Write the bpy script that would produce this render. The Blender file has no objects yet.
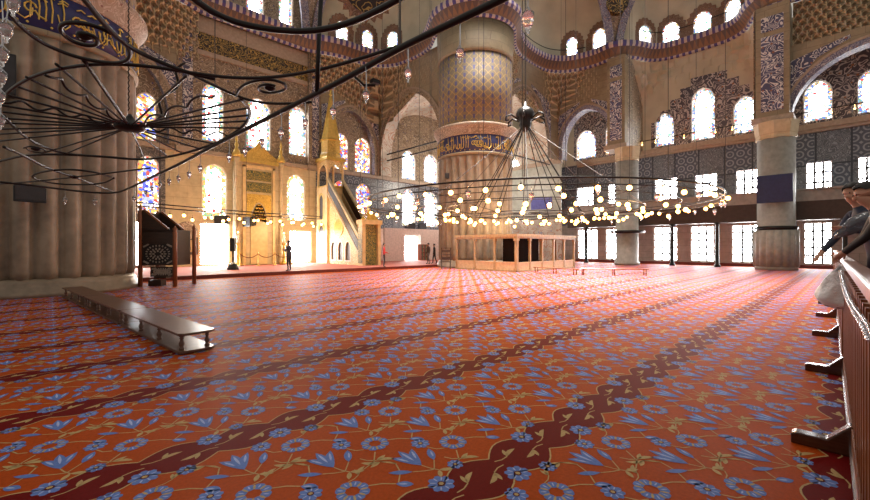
import bpy, bmesh, math, random
from math import sin, cos, pi, sqrt, atan2, hypot, radians
from mathutils import Vector, Matrix
R_ = random.Random(7)
C = bpy.context.scene.collection
sc = bpy.context.scene

# ------------------------------------------------------------------ camera
F = 400.0; HOR = 246.0; H = 1.45
AN = math.atan2(415.0, F); CA, SA = cos(AN), sin(AN)      # x runs along the prayer rows, y towards the qibla wall
cam = bpy.data.cameras.new('camera'); cam.sensor_width = 36; cam.lens = F / 870 * 36
cam.shift_y = -(250 - HOR) / 870; cam.clip_start = .05; cam.clip_end = 300
co = bpy.data.objects.new('camera', cam); C.objects.link(co)
co.location = (0, 0, H); co.rotation_euler = (pi / 2, 0, AN - pi / 2)
sc.camera = co

def rr(px): return (px - 435.0) / F
def atD(px, py, D):
    X = rr(px) * D
    return Vector((D * CA + X * SA, D * SA - X * CA, H + (HOR - py) / F * D))
def atz(px, py, z): return atD(px, py, (z - H) * F / (HOR - py))
def on_s(px, s): return s / (CA + rr(px) * SA) * (SA - rr(px) * CA)      # y on the plane x = s
def on_q(px, q): return q / (SA - rr(px) * CA) * (CA + rr(px) * SA)      # x on the plane y = q
def at_s(px, py, s): return atD(px, py, s / (CA + rr(px) * SA))
def at_q(px, py, q): return atD(px, py, q / (SA - rr(px) * CA))

# ------------------------------------------------------------------ materials
def L(nt, a, b): nt.links.new(a, b)
def mk(name, rough=.6, metal=0.0, spec=.4):
    m = bpy.data.materials.new(name); m.use_nodes = True
    nt = m.node_tree; b = nt.nodes['Principled BSDF']
    b.inputs['Roughness'].default_value = rough; b.inputs['Metallic'].default_value = metal
    b.inputs['Specular IOR Level'].default_value = spec
    return m, nt, b
def node(nt, t, **kw):
    n = nt.nodes.new(t)
    for k, v in kw.items():
        if hasattr(n, k) and k not in n.inputs: setattr(n, k, v)
        else: n.inputs[k].default_value = v
    return n
def mth(nt, op, a, b=None, c=None):
    n = nt.nodes.new('ShaderNodeMath'); n.operation = op
    for i, v in enumerate((a, b, c)):
        if v is None: continue
        if isinstance(v, (int, float)): n.inputs[i].default_value = v
        else: L(nt, v, n.inputs[i])
    return n.outputs[0]
def c4(c): return (c[0], c[1], c[2], 1)
def mix(nt, f, a, b):
    n = nt.nodes.new('ShaderNodeMix'); n.data_type = 'RGBA'
    for i, v in ((0, f), (6, a), (7, b)):
        if isinstance(v, (int, float)): n.inputs[i].default_value = v
        elif isinstance(v, tuple): n.inputs[i].default_value = c4(v)
        else: L(nt, v, n.inputs[i])
    return n.outputs[2]
def ramp(nt, f, stops, const=False):
    n = nt.nodes.new('ShaderNodeValToRGB'); e = n.color_ramp.elements
    if const: n.color_ramp.interpolation = 'CONSTANT'
    while len(e) < len(stops): e.new(.5)
    for i, (p, c) in enumerate(stops):
        e[i].position = p; e[i].color = c4(c)
    L(nt, f, n.inputs[0]); return n.outputs[0]
def objvec(nt): return nt.nodes.new('ShaderNodeTexCoord').outputs['Object']
def uvvec(nt): return nt.nodes.new('ShaderNodeTexCoord').outputs['UV']
def wallvec(nt):
    s = nt.nodes.new('ShaderNodeSeparateXYZ'); L(nt, objvec(nt), s.inputs[0])
    c = nt.nodes.new('ShaderNodeCombineXYZ'); L(nt, mth(nt, 'ADD', s.outputs[0], s.outputs[1]), c.inputs[0]); L(nt, s.outputs[2], c.inputs[1])
    return c.outputs[0], c
def noi(nt, v, scale, detail=2, dist=0.0, rough=.5):
    n = node(nt, 'ShaderNodeTexNoise', Scale=scale, Detail=detail, Distortion=dist, Roughness=rough); L(nt, v, n.inputs['Vector']); return n.outputs[0]
def vor(nt, v, scale, feat='F1', out='Distance', rnd=1.0):
    n = nt.nodes.new('ShaderNodeTexVoronoi'); n.feature = feat; n.inputs['Scale'].default_value = scale; n.inputs['Randomness'].default_value = rnd
    L(nt, v, n.inputs['Vector']); return n.outputs[out]
def bump(nt, b, h, st=.3, d=.02):
    n = node(nt, 'ShaderNodeBump', Strength=st, Distance=d); L(nt, h, n.inputs['Height']); L(nt, n.outputs[0], b.inputs['Normal'])

def pm(name, col, rough=.6, metal=0.0, spec=.4, var=.15, scale=6.0):
    m, nt, b = mk(name, rough, metal, spec)
    n = noi(nt, objvec(nt), scale, 4)
    lo = tuple(x * (1 - var) for x in col); hi = tuple(min(1, x * (1 + var)) for x in col)
    L(nt, ramp(nt, n, [(.3, lo), (.7, hi)]), b.inputs['Base Color']); return m
def wood(name, col, rough=.35, axis=(1, 8, 8)):
    m, nt, b = mk(name, rough, 0, .5)
    mp = nt.nodes.new('ShaderNodeMapping'); mp.inputs['Scale'].default_value = axis; L(nt, objvec(nt), mp.inputs[0])
    n = noi(nt, mp.outputs[0], 3.0, 5, .6)
    L(nt, ramp(nt, n, [(.3, tuple(x * .55 for x in col)), (.7, tuple(x * 1.25 for x in col))]), b.inputs['Base Color']); return m
def emit(name, col, st):
    m, nt, b = mk(name)
    b.inputs['Base Color'].default_value = c4(col); b.inputs['Emission Color'].default_value = c4(col); b.inputs['Emission Strength'].default_value = st
    return m
def ashlar(name, a, bcol, mortar, bw=1.2, bh=.55, gold=None):
    m, nt, b = mk(name, .55)
    v, _ = wallvec(nt)
    br = node(nt, 'ShaderNodeTexBrick', Scale=1.0); br.inputs['Brick Width'].default_value = bw; br.inputs['Row Height'].default_value = bh
    br.inputs['Mortar Size'].default_value = .012; br.inputs['Color1'].default_value = c4(a); br.inputs['Color2'].default_value = c4(bcol); br.inputs['Mortar'].default_value = c4(mortar)
    L(nt, v, br.inputs['Vector'])
    n = noi(nt, objvec(nt), 2.5, 6, .8)
    L(nt, mix(nt, .35, br.outputs['Color'], ramp(nt, n, [(.3, tuple(x * .6 for x in a)), (.7, tuple(min(1, x * 1.3) for x in a))])), b.inputs['Base Color'])
    return m
def arab(name, bg, fg, acc, scale=2.2, uv=False, freq=9.0, thr=.32, rough=.5, accthr=.16):
    """curling scrollwork with small flowers"""
    m, nt, b = mk(name, rough)
    v = uvvec(nt) if uv else objvec(nt)
    n = noi(nt, v, scale, 1, 1.2)
    p = mth(nt, 'PINGPONG', mth(nt, 'MULTIPLY', n, freq), .5)
    line = mth(nt, 'LESS_THAN', p, thr * .5)
    fl = mth(nt, 'LESS_THAN', vor(nt, v, scale * 1.6), accthr)
    big = noi(nt, v, .6, 3)
    bgc = ramp(nt, big, [(.35, tuple(x * .7 for x in bg)), (.65, tuple(min(1, x * 1.25) for x in bg))])
    c = mix(nt, line, bgc, fg); c = mix(nt, fl, c, acc)
    L(nt, c, b.inputs['Base Color']); return m
def tiles(name, a, bcol, light, size=.27):
    m, nt, b = mk(name, .35, 0, .5)
    v, cn = wallvec(nt)
    ck = node(nt, 'ShaderNodeTexChecker', Scale=1.0)
    mp = nt.nodes.new('ShaderNodeMapping'); mp.inputs['Scale'].default_value = (.62, .45, 1); L(nt, v, mp.inputs[0]); L(nt, mp.outputs[0], ck.inputs['Vector'])
    d = vor(nt, v, 1 / size, rnd=0.0)
    l1 = mth(nt, 'LESS_THAN', mth(nt, 'PINGPONG', mth(nt, 'MULTIPLY', d, 3.0), .5), .2)
    n = noi(nt, v, 2.6, 1, 1.0); l2 = mth(nt, 'LESS_THAN', mth(nt, 'PINGPONG', mth(nt, 'MULTIPLY', n, 9.0), .5), .16)
    c1 = mix(nt, l1, a, light); c2 = mix(nt, l2, bcol, light)
    c = mix(nt, ck.outputs['Fac'], c1, c2)
    br = node(nt, 'ShaderNodeTexBrick', Scale=1.0, offset=0.0); br.inputs['Brick Width'].default_value = 1.61; br.inputs['Row Height'].default_value = 2.22; br.inputs['Mortar Size'].default_value = .05
    L(nt, v, br.inputs['Vector'])
    c = mix(nt, br.outputs['Fac'], c, tuple(x * .45 for x in a))
    L(nt, c, b.inputs['Base Color']); return m
def glassmat(name, cols, share, st_white, st_col, scale=5.0, k=2.0, seed=0.0, white=(1, 1, 1)):
    """leaded panes lit by the daylight behind: clear cells and coloured cells"""
    m, nt, b = mk(name, .2)
    v = objvec(nt); mp = nt.nodes.new('ShaderNodeMapping'); mp.inputs['Location'].default_value = (seed, seed * .7, seed * .3); L(nt, v, mp.inputs[0]); v = mp.outputs[0]
    col = vor(nt, v, scale, out='Color'); s = nt.nodes.new('ShaderNodeSeparateColor'); L(nt, col, s.inputs[0])
    pal = ramp(nt, s.outputs[0], [(i / len(cols), c) for i, c in enumerate(cols)], True)
    isc = mth(nt, 'LESS_THAN', s.outputs[1], share)
    scale *= k; col = vor(nt, v, scale, out='Color'); L(nt, col, s.inputs[0]); e = vor(nt, v, scale, 'DISTANCE_TO_EDGE'); lead = mth(nt, 'LESS_THAN', e, .05)
    c = mix(nt, isc, white, pal); c = mix(nt, lead, c, tuple(x * .25 for x in white))
    st = mth(nt, 'ADD', mth(nt, 'MULTIPLY', isc, st_col - st_white), st_white)
    L(nt, c, b.inputs['Emission Color']); L(nt, st, b.inputs['Emission Strength']); b.inputs['Base Color'].default_value = (.05, .05, .06, 1)
    return m

M = {}
M['plaster'] = pm('cream plaster', (.50, .455, .34), .8, scale=.6)
M['brownstone'] = ashlar('brown stone', (.26, .20, .125), (.31, .245, .155), (.15, .11, .07))
M['marble'] = ashlar('warm veined marble', (.56, .46, .29), (.46, .37, .225), (.30, .225, .13), 1.5, .75)
M['greystone'] = ashlar('grey stone', (.34, .30, .27), (.28, .25, .22), (.16, .14, .13), 1.3, .5)
M['pillar'] = None
M['arab_brown'] = arab('brown stencilled plaster', (.21, .155, .105), (.42, .34, .25), (.10, .09, .16), 1.8, freq=8)
M['arab_blue'] = arab('blue and white scroll painting', (.085, .075, .095), (.50, .45, .43), (.30, .12, .06), 1.5, freq=7, thr=.36)
M['arab_pale'] = arab('pale scroll painted vault', (.52, .48, .41), (.40, .23, .16), (.26, .29, .38), .9, freq=6, thr=.22)
M['arab_fill'] = arab('blue scroll spandrel', (.075, .075, .14), (.62, .58, .56), (.25, .10, .06), 1.7, freq=7, thr=.34)
M['tile'] = tiles('blue patterned wall tiles', (.075, .085, .115), (.10, .105, .12), (.25, .265, .29), .62)
M['tile_dark'] = tiles('dark patterned wall tiles', (.10, .085, .08), (.085, .075, .075), (.26, .22, .19), .4)
M['pink'] = pm('rose stone ledge', (.37, .285, .215), .5)
M['script'] = arab('gilt script on black', (.02, .016, .012), (.42, .27, .06), (.02, .016, .012), 3.0, freq=6, thr=.35, rough=.35, accthr=.0)
M['script_green'] = arab('gilt script on green', (.05, .07, .04), (.45, .32, .07), (.05, .07, .04), 5.0, freq=6, thr=.35, rough=.35, accthr=.0)
M['gold'] = arab('carved gilt', (.50, .32, .06), (.72, .50, .12), (.25, .14, .02), 4.0, freq=7, rough=.3)
M['goldp'] = pm('gilt', (.62, .42, .10), .3, .3)
M['iron'] = pm('black iron', (.018, .016, .016), .35, .5)
M['black'] = pm('black plastic', (.012, .012, .014), .4)
M['darkwood'] = wood('dark carved wood', (.035, .018, .012), .4)
M['fence'] = wood('reddish brown varnished wood', (.26, .085, .03), .3, (8, 8, 1))
M['bench'] = wood('dark walnut', (.12, .055, .034), .33, (6, 1, 8))
M['lodge'] = wood('pale gilded wood', (.40, .27, .13), .45, (6, 6, 1))
M['lodgepanel'] = pm('cream lodge panel', (.52, .38, .22), .5)
M['minbar'] = pm('gilded marble', (.68, .50, .25), .4, scale=3)
M['minbarcarve'] = arab('carved gilded marble', (.60, .42, .17), (.80, .62, .34), (.40, .24, .08), 2.2, freq=8)
M['white'] = pm('white paint', (.75, .68, .62), .5)
M['pinkwall'] = pm('pale rose partition', (.66, .52, .47), .6)
M['redcarpet'] = pm('plain red carpet', (.42, .11, .075), .75, scale=3)
M['redtrim'] = pm('dark red riser', (.13, .02, .015), .6)
M['navy'] = pm('navy painted panel', (.02, .03, .09), .5)
M['bluecloth'] = pm('violet blue cloth', (.10, .11, .36), .7)
M['darkceil'] = pm('dark gallery beam', (.055, .038, .03), .6)
M['parapet'] = pm('grey stone parapet', (.31, .29, .255), .6, scale=4)
M['lampglass'] = None
M['bulb'] = emit('lit bulb', (1, .46, .10), 15.0)
M['candlelight'] = emit('lit candle bulb', (1, .55, .18), 8.0)
M['cable'] = pm('thin grey cable', (.07, .06, .055), .5)
M['chrome'] = pm('steel chain', (.55, .56, .60), .25, .9)
m, nt, b = mk('cut glass', .05, 0, .6); b.inputs['Transmission Weight'].default_value = .92; b.inputs['Base Color'].default_value = (.96, .96, .98, 1); M['lampglass'] = m
nn = noi(nt, objvec(nt), 60, 2); bump(nt, b, nn, .35, .006)
m, nt, b = mk('clear plastic', .12, 0, .7); b.inputs['Transmission Weight'].default_value = .55; b.inputs['Base Color'].default_value = (.20, .21, .25, 1); bump(nt, b, noi(nt, objvec(nt), 14, 3), .8, .03); M['plastic'] = m
m, nt, b = mk('white plastic bag', .35); L(nt, ramp(nt, noi(nt, objvec(nt), 7, 3, 1.0), [(.30, (.16, .16, .18)), (.42, (.95, .95, .97))]), b.inputs['Base Color']); bump(nt, b, noi(nt, objvec(nt), 16, 3), .8, .03); M['bag'] = m
# fluted marble of the great pillars
m, nt, b = mk('grey veined pillar marble', .45)
n1 = noi(nt, objvec(nt), .55, 6, 1.2); n2 = noi(nt, objvec(nt), 4, 4)
c = mix(nt, .3, ramp(nt, n1, [(.3, (.12, .095, .07)), (.5, (.24, .19, .135)), (.72, (.36, .29, .21))]), ramp(nt, n2, [(.3, (.17, .13, .10)), (.7, (.42, .32, .24))]))
L(nt, c, b.inputs['Base Color']); M['pillar'] = m
# painted upper pillar: upright bands of flowers (UV in metres)
m, nt, b = mk('painted stripes of flowers', .55)
s = nt.nodes.new('ShaderNodeSeparateXYZ'); L(nt, uvvec(nt), s.inputs[0])
u = mth(nt, 'MULTIPLY', s.outputs[0], 1 / .62); fr = mth(nt, 'FRACT', u); par = mth(nt, 'FRACT', mth(nt, 'MULTIPLY', mth(nt, 'FLOOR', u), .5))
blueb = mth(nt, 'LESS_THAN', mth(nt, 'PINGPONG', fr, .5), .13)
leaf = mth(nt, 'LESS_THAN', mth(nt, 'ABSOLUTE', mth(nt, 'SUBTRACT', mth(nt, 'PINGPONG', fr, .5), mth(nt, 'MULTIPLY', mth(nt, 'ADD', mth(nt, 'SINE', mth(nt, 'MULTIPLY', s.outputs[1], 12.0)), 1.6), .17))), .06)
blk = mth(nt, 'GREATER_THAN', mth(nt, 'FRACT', mth(nt, 'MULTIPLY', s.outputs[1], 2.2)), .42)
c = mix(nt, leaf, (.19, .14, .09), (.34, .22, .08)); c = mix(nt, mth(nt, 'MULTIPLY', blueb, blk), c, (.085, .075, .17))
L(nt, c, b.inputs['Base Color']); M['pierpaint'] = m
# cornice (UV: metres along, metres up)
m, nt, b = mk('blue and white painted cornice', .5)
s = nt.nodes.new('ShaderNodeSeparateXYZ'); L(nt, uvvec(nt), s.inputs[0]); U, V = s.outputs[0], s.outputs[1]
blk = mth(nt, 'LESS_THAN', mth(nt, 'FRACT', mth(nt, 'MULTIPLY', U, 2.4)), .5)
bw = mix(nt, blk, (.50, .42, .38), (.075, .06, .21))
tri = mth(nt, 'LESS_THAN', mth(nt, 'PINGPONG', mth(nt, 'MULTIPLY', U, 2.8), .5), mth(nt, 'MULTIPLY', mth(nt, 'SUBTRACT', V, .3), .75))
mid = mix(nt, tri, (.22, .12, .07), (.12, .08, .07))
lowb = mth(nt, 'LESS_THAN', V, .28); topb = mth(nt, 'GREATER_THAN', V, .98)
c = mix(nt, mth(nt, 'MAXIMUM', lowb, topb), mid, bw)
L(nt, c, b.inputs['Base Color']); M['cornice'] = m
# blue inscription band ground
M['bandblue'] = pm('deep blue band', (.030, .033, .115), .4)
M['capital'] = arab('painted capital', (.27, .20, .145), (.46, .36, .28), (.22, .10, .08), 2.5, freq=7)
# rib / voussoir stripes (UV)
M['archband'] = arab('blue grey painted arch band', (.13, .125, .20), (.40, .37, .38), (.30, .14, .08), 2.4, freq=8)
M['rib'] = M['cornice']
M['muq'] = pm('stalactite plaster', (.39, .32, .205), .7, var=.3, scale=2.2)
m, nt, b = mk('painted and shaded stalactite niches', .6)
s = nt.nodes.new('ShaderNodeSeparateXYZ'); L(nt, uvvec(nt), s.inputs[0])
pu = mth(nt, 'ABSOLUTE', mth(nt, 'SUBTRACT', mth(nt, 'FRACT', s.outputs[0]), .5)); pv = mth(nt, 'FRACT', s.outputs[1])
hoodline = mth(nt, 'LESS_THAN', mth(nt, 'ABSOLUTE', mth(nt, 'SUBTRACT', pv, mth(nt, 'SUBTRACT', .95, mth(nt, 'MULTIPLY', mth(nt, 'POWER', mth(nt, 'MULTIPLY', pu, 2.0), 2.0), .75)))), .10)
edge = mth(nt, 'GREATER_THAN', pu, .43)
star = mth(nt, 'LESS_THAN', mth(nt, 'ADD', mth(nt, 'POWER', mth(nt, 'MULTIPLY', pu, 1.4), 2.0), mth(nt, 'POWER', mth(nt, 'SUBTRACT', pv, .4), 2.0)), .03)
c = mix(nt, star, (.27, .205, .13), (.20, .11, .07)); c = mix(nt, mth(nt, 'MAXIMUM', hoodline, edge), c, (.52, .43, .29))  # painted outlines; pale edges, brown hollows also stand for the niches' light and shade
L(nt, c, b.inputs['Base Color']); M['muq'] = m
M['medal'] = arab('dark gilt medallion', (.02, .017, .015), (.35, .24, .07), (.02, .017, .015), 1.8, freq=6, thr=.3, rough=.5, accthr=.0)
M['scallop'] = arab('red brown scalloped rim', (.17, .085, .05), (.28, .18, .12), (.10, .08, .14), 3.0, freq=7)
WHITE = 12.0
M['pane_clear'] = glassmat('bright clear panes', [(1, 1, 1), (.8, .88, 1)], .25, 32.0, 32.0, 2.0, white=(1, .98, .96))
M['pane_mid'] = glassmat('daylit leaded glass', [(.75, .05, .05), (1, .55, .12), (.35, .6, 1), (.9, .9, .6), (.2, .55, .35)], .16, WHITE * .8, 1.3, 3.2)
M['pane_border'] = glassmat('coloured glass border', [(.12, .25, .8), (.25, .55, .85), (.95, .55, .12), (.2, .5, .3), (.8, .1, .08), (.9, .9, .95)], .8, 3.0, .9, 4.2)
M['pane_warm'] = glassmat('amber stained glass', [(1, .42, .03), (1, .62, .1), (.8, .06, .03), (.08, .15, .9), (1, .8, .35)], .78, 2.2, 1.0, 3.4)
M['pane_blue'] = glassmat('blue stained glass', [(.04, .05, .9), (.1, .15, 1), (.7, .08, .05), (1, .6, .1), (.5, .55, 1)], .8, 2.4, 1.0, 3.0)
M['pane_gold'] = glassmat('yellow edged stained glass', [(1, .55, .05), (1, .75, .25), (.25, .5, .2), (1, .35, .05)], .8, 3.0, 1.25, 4.0)
M['pane_green'] = glassmat('green and white leaded glass', [(.3, .55, .2), (.75, .8, .3), (.5, .7, .9), (.95, .95, .9)], .35, WHITE * .5, 1.3, 3.5)

# ------------------------------------------------------------------ mesh builder
class MB:
    def __init__(s): s.v = []; s.f = []; s.m = []; s.uv = []
    def add(s, vs, fs, mi=0, uvs=None):
        o = len(s.v); s.v += [tuple(v) for v in vs]
        for k, f in enumerate(fs):
            s.f.append([i + o for i in f]); s.m.append(mi); s.uv.append(uvs[k] if uvs else None)
    def box(s, x0, x1, y0, y1, z0, z1, mi=0):
        v = [(x0, y0, z0), (x1, y0, z0), (x1, y1, z0), (x0, y1, z0), (x0, y0, z1), (x1, y0, z1), (x1, y1, z1), (x0, y1, z1)]
        s.add(v, [(0, 3, 2, 1), (4, 5, 6, 7), (0, 1, 5, 4), (1, 2, 6, 5), (2, 3, 7, 6), (3, 0, 4, 7)], mi)
    def obox(s, c, ax, ay, az, mi=0):
        """box about c with half-axis vectors"""
        c, ax, ay, az = map(Vector, (c, ax, ay, az))
        v = [c + a * ax + b_ * ay + d * az for d in (-1, 1) for a, b_ in ((-1, -1), (1, -1), (1, 1), (-1, 1))]
        s.add(v, [(0, 3, 2, 1), (4, 5, 6, 7), (0, 1, 5, 4), (1, 2, 6, 5), (2, 3, 7, 6), (3, 0, 4, 7)], mi)
    def beam(s, a, b, w, h, mi=0, up=(0, 0, 1)):
        a, b = Vector(a), Vector(b); d = b - a; l = d.length; d.normalize()
        sd = d.cross(Vector(up)).normalized(); u = sd.cross(d)
        s.obox((a + b) / 2, d * l / 2, sd * w / 2, u * h / 2, mi)
    def tube(s, pts, r, n=8, mi=0, closed=False, rs=None):
        pts = [Vector(p) for p in pts]; N = len(pts); vs = []; ref = None
        for i, p in enumerate(pts):
            a = pts[i - 1] if (i or closed) else p; b = pts[(i + 1) % N] if (i < N - 1 or closed) else p
            t = (b - a).normalized() if (b - a).length > 1e-9 else Vector((0, 0, 1))
            if ref is None: ref = t.orthogonal().normalized()
            ref = (ref - t * ref.dot(t)); ref = ref.normalized() if ref.length > 1e-6 else t.orthogonal().normalized()
            bi = t.cross(ref); ra = rs[i] if rs else r
            vs += [p + (ref * cos(2 * pi * k / n) + bi * sin(2 * pi * k / n)) * ra for k in range(n)]
        fs = [(i * n + k, i * n + (k + 1) % n, ((i + 1) % N) * n + (k + 1) % n, ((i + 1) % N) * n + k) for i in range(N if closed else N - 1) for k in range(n)]
        if not closed: fs += [tuple(range(n - 1, -1, -1)), tuple((N - 1) * n + k for k in range(n))]
        s.add(vs, fs, mi)
    def lathe(s, c, prof, n=24, mi=0, lobes=0, depth=0.0, a0=0.0, a1=2 * pi, pw=.7, mats=None):
        """prof: (radius, z); lobes: convex flutes; UV in metres"""
        c = Vector(c); full = abs(a1 - a0 - 2 * pi) < 1e-6; N = n if full else n + 1; vs = []
        R0 = max(p[0] for p in prof)
        for p in prof:
            lb = len(p) > 2 and p[2]
            for k in range(N):
                a = a0 + (a1 - a0) * k / n; r = p[0]
                if lobes and lb: r += depth * (abs(sin(lobes * a / 2)) ** pw - 1)
                vs.append(c + Vector((r * cos(a), r * sin(a), p[1])))
        for j in range(len(prof) - 1):
            fs = []; uv = []
            for k in range(n):
                k2 = (k + 1) % N
                fs.append((j * N + k, j * N + k2, (j + 1) * N + k2, (j + 1) * N + k))
                u0 = (a0 + (a1 - a0) * k / n) * R0; u1 = (a0 + (a1 - a0) * (k + 1) / n) * R0
                uv.append([(u0, prof[j][1]), (u1, prof[j][1]), (u1, prof[j + 1][1]), (u0, prof[j + 1][1])])
            if j == 0: base = len(s.v); s.v += [tuple(v) for v in vs]
            for f, q in zip(fs, uv):
                s.f.append([i + base for i in f]); s.m.append(mats[j] if mats else mi); s.uv.append(q)
        if full:
            for j, rev in ((0, True), (len(prof) - 1, False)):
                if prof[j][0] > 1e-4:
                    f = [base + j * N + k for k in range(N)]; s.f.append(f[::-1] if rev else f); s.m.append(mats[min(j, len(prof) - 2)] if mats else mi); s.uv.append(None)
    def sphere(s, c, r, n=10, m=6, mi=0, sz=1.0):
        s.lathe(c, [(max(r * sin(pi * j / m), 1e-5), -r * sz * cos(pi * j / m)) for j in range(m + 1)], n, mi)
    def prism(s, poly, map3, d0, d1, mi=0):
        """2-D outline swept from depth d0 to d1 (map3(u, v, d))"""
        n = len(poly); vs = [map3(u, v, d0) for u, v in poly] + [map3(u, v, d1) for u, v in poly]
        s.add(vs, [tuple(range(n)), tuple(range(2 * n - 1, n - 1, -1))] + [(i, (i + 1) % n, n + (i + 1) % n, n + i) for i in range(n)], mi)
    def build(s, name, mats, parent=None, smooth=False, origin=None, fix=True):
        me = bpy.data.meshes.new(name); org = Vector(origin) if origin is not None else None
        vs = s.v if org is None else [tuple(Vector(v) - org) for v in s.v]
        me.from_pydata(vs, [], s.f)
        if any(u is not None for u in s.uv):
            lay = me.uv_layers.new(name='UVMap'); fl = []
            for f, u in zip(s.f, s.uv):
                for k in range(len(f)): fl += list(u[k]) if u else [0, 0]
            lay.data.foreach_set('uv', fl)
        mats = mats if isinstance(mats, (list, tuple)) else [mats]
        for mm in mats: me.materials.append(M[mm] if isinstance(mm, str) else mm)
        me.polygons.foreach_set('material_index', s.m)
        if smooth: me.polygons.foreach_set('use_smooth', [True] * len(s.f))
        if fix:
            bm = bmesh.new(); bm.from_mesh(me); bmesh.ops.recalc_face_normals(bm, faces=bm.faces); bm.to_mesh(me); bm.free()
        me.update()
        o = bpy.data.objects.new(name, me); C.objects.link(o)
        if parent is not None: o.parent = parent
        elif org is not None: o.location = org
        return o
def tag(o, label=None, cat=None, group=None, kind=None):
    if label: o['label'] = label
    if cat: o['category'] = cat
    if group: o['group'] = group
    if kind: o['kind'] = kind
    return o
def thing(name, loc, label, cat, group=None, rz=0.0, kind=None):
    o = bpy.data.objects.new(name, None); o.empty_display_size = .1; C.objects.link(o); o.location = loc; o.rotation_euler = (0, 0, rz)
    return tag(o, label, cat, group, kind)
def copy_tree(o, parent=None):
    c = o.copy(); C.objects.link(c); c.parent = parent
    for ch in list(o.children): copy_tree(ch, c)
    return c
def arch(w, z0, z1, rise=None, n=9, u=0.0):
    """pointed-arch outline, counter-clockwise from bottom left"""
    rise = min(rise if rise else w * .62, z1 - z0 - .02); zs = z1 - rise; pts = [(u - w / 2, z0), (u + w / 2, z0)]
    for i in range(2 * n + 1):
        t = i / n; q = t if t <= 1 else 2 - t
        a = q * pi / 2; x = w / 2 * (cos(a) * .82 + (1 - q) * .18); z = zs + rise * (sin(a) * .84 + q * .16)
        pts.append((u + (x if t <= 1 else -x), z))
    return pts
def rect(u0, u1, z0, z1): return [(u0, z0), (u1, z0), (u1, z1), (u0, z1)]
def offset(poly, d):
    """shrink an outline towards its middle by about d"""
    cu = (min(p[0] for p in poly) + max(p[0] for p in poly)) / 2; cz = (min(p[1] for p in poly) + max(p[1] for p in poly)) / 2
    hu = max(p[0] for p in poly) - cu; hz = max(p[1] for p in poly) - cz
    return [(cu + (u - cu) * (hu - d) / hu, cz + (z - cz) * (hz - d) / hz) for u, z in poly]
def holed(name, outer, holes, map3, depth, mats, parent=None, mi_reveal=0):
    """sheet with openings and their reveals"""
    bm = bmesh.new(); edges = []
    for loop in [outer] + holes:
        vs = [bm.verts.new(map3(u, v, 0)) for u, v in loop]
        edges += [bm.edges.new((vs[i], vs[(i + 1) % len(vs)])) for i in range(len(vs))]
    bmesh.ops.triangle_fill(bm, use_beauty=True, use_dissolve=False, edges=edges)
    for loop in holes:
        a = [bm.verts.new(map3(u, v, 0)) for u, v in loop]; b_ = [bm.verts.new(map3(u, v, depth)) for u, v in loop]; n = len(loop)
        for i in range(n):
            f = bm.faces.new((a[i], a[(i + 1) % n], b_[(i + 1) % n], b_[i])); f.material_index = mi_reveal
    me = bpy.data.meshes.new(name); bm.to_mesh(me); bm.free()
    for mm in (mats if isinstance(mats, (list, tuple)) else [mats]): me.materials.append(M[mm])
    o = bpy.data.objects.new(name, me); C.objects.link(o)
    if parent is not None: o.parent = parent
    return o
def mapS(s): return lambda u, v, d: Vector((s + d, u, v))
def mapQ(q): return lambda u, v, d: Vector((u, q + d, v))
WORLD = .31; EXPO = 0.6; DOME = 3300
# ------------------------------------------------------------------ room shell
SW, QW = 35.5, 29.0
mS, mQ = mapS(SW), mapQ(QW)
fl = MB(); fl.box(-10, 37, -12, 29.5, -.3, -.012); tag(fl.build('floor', 'greystone'), 'stone floor under the great red carpet', 'floor', kind='structure')

wn = [0]
def window(map3, u, w, z0, z1, label, mats=('pane_mid', 'pane_border'), arched=True, grille=None, frame='white', bd=.17, fr=.05, rise=None):
    """one window: frame (own mesh) > border panes, panes, grille; returns its opening"""
    wn[0] += 1
    out = arch(w, z0, z1, rise, u=u) if arched else rect(u - w / 2, u + w / 2, z0, z1)
    n = len(out); i1 = offset(out, fr); i2 = offset(out, fr + bd)
    f = MB(); v = [map3(a, b, .10) for a, b in out] + [map3(a, b, .10) for a, b in i1] + [map3(a, b, .24) for a, b in i1]
    f.add(v, [(i, (i + 1) % n, n + (i + 1) % n, n + i) for i in range(n)] + [(n + i, n + (i + 1) % n, 2 * n + (i + 1) % n, 2 * n + i) for i in range(n)])
    o = f.build('window_%d' % wn[0], frame, fix=False); tag(o, label, 'window', kind='structure')
    if mats[1]:
        g = MB(); v = [map3(a, b, .22) for a, b in i1] + [map3(a, b, .22) for a, b in i2]
        g.add(v, [(i, (i + 1) % n, n + (i + 1) % n, n + i) for i in range(n)]); g.build('border_glass', mats[1], o, fix=False)
    else: i2 = i1
    g = MB(); g.add([map3(a, b, .22) for a, b in i2], [tuple(range(n))]); g.build('glass', mats[0], o, fix=False)
    if grille:
        nu, nz, r = grille; k = MB()
        for i in range(1, nu): k.tube([map3(u - w / 2 + w * i / nu, z0, .16), map3(u - w / 2 + w * i / nu, z1 - (.05 if not arched else w * .2), .16)], r, 6)
        for i in range(1, nz): k.tube([map3(u - w / 2, z0 + (z1 - z0) * i / nz, .16), map3(u + w / 2, z0 + (z1 - z0) * i / nz, .16)], r, 6)
        k.build('grille', 'iron', o)
    return out
def px_s(a, b, s=SW): y0, y1 = on_s(a, s), on_s(b, s); return (y0 + y1) / 2, abs(y0 - y1)
def px_q(a, b, q=QW): x0, x1 = on_q(a, q), on_q(b, q); return (x0 + x1) / 2, abs(x0 - x1)

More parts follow.
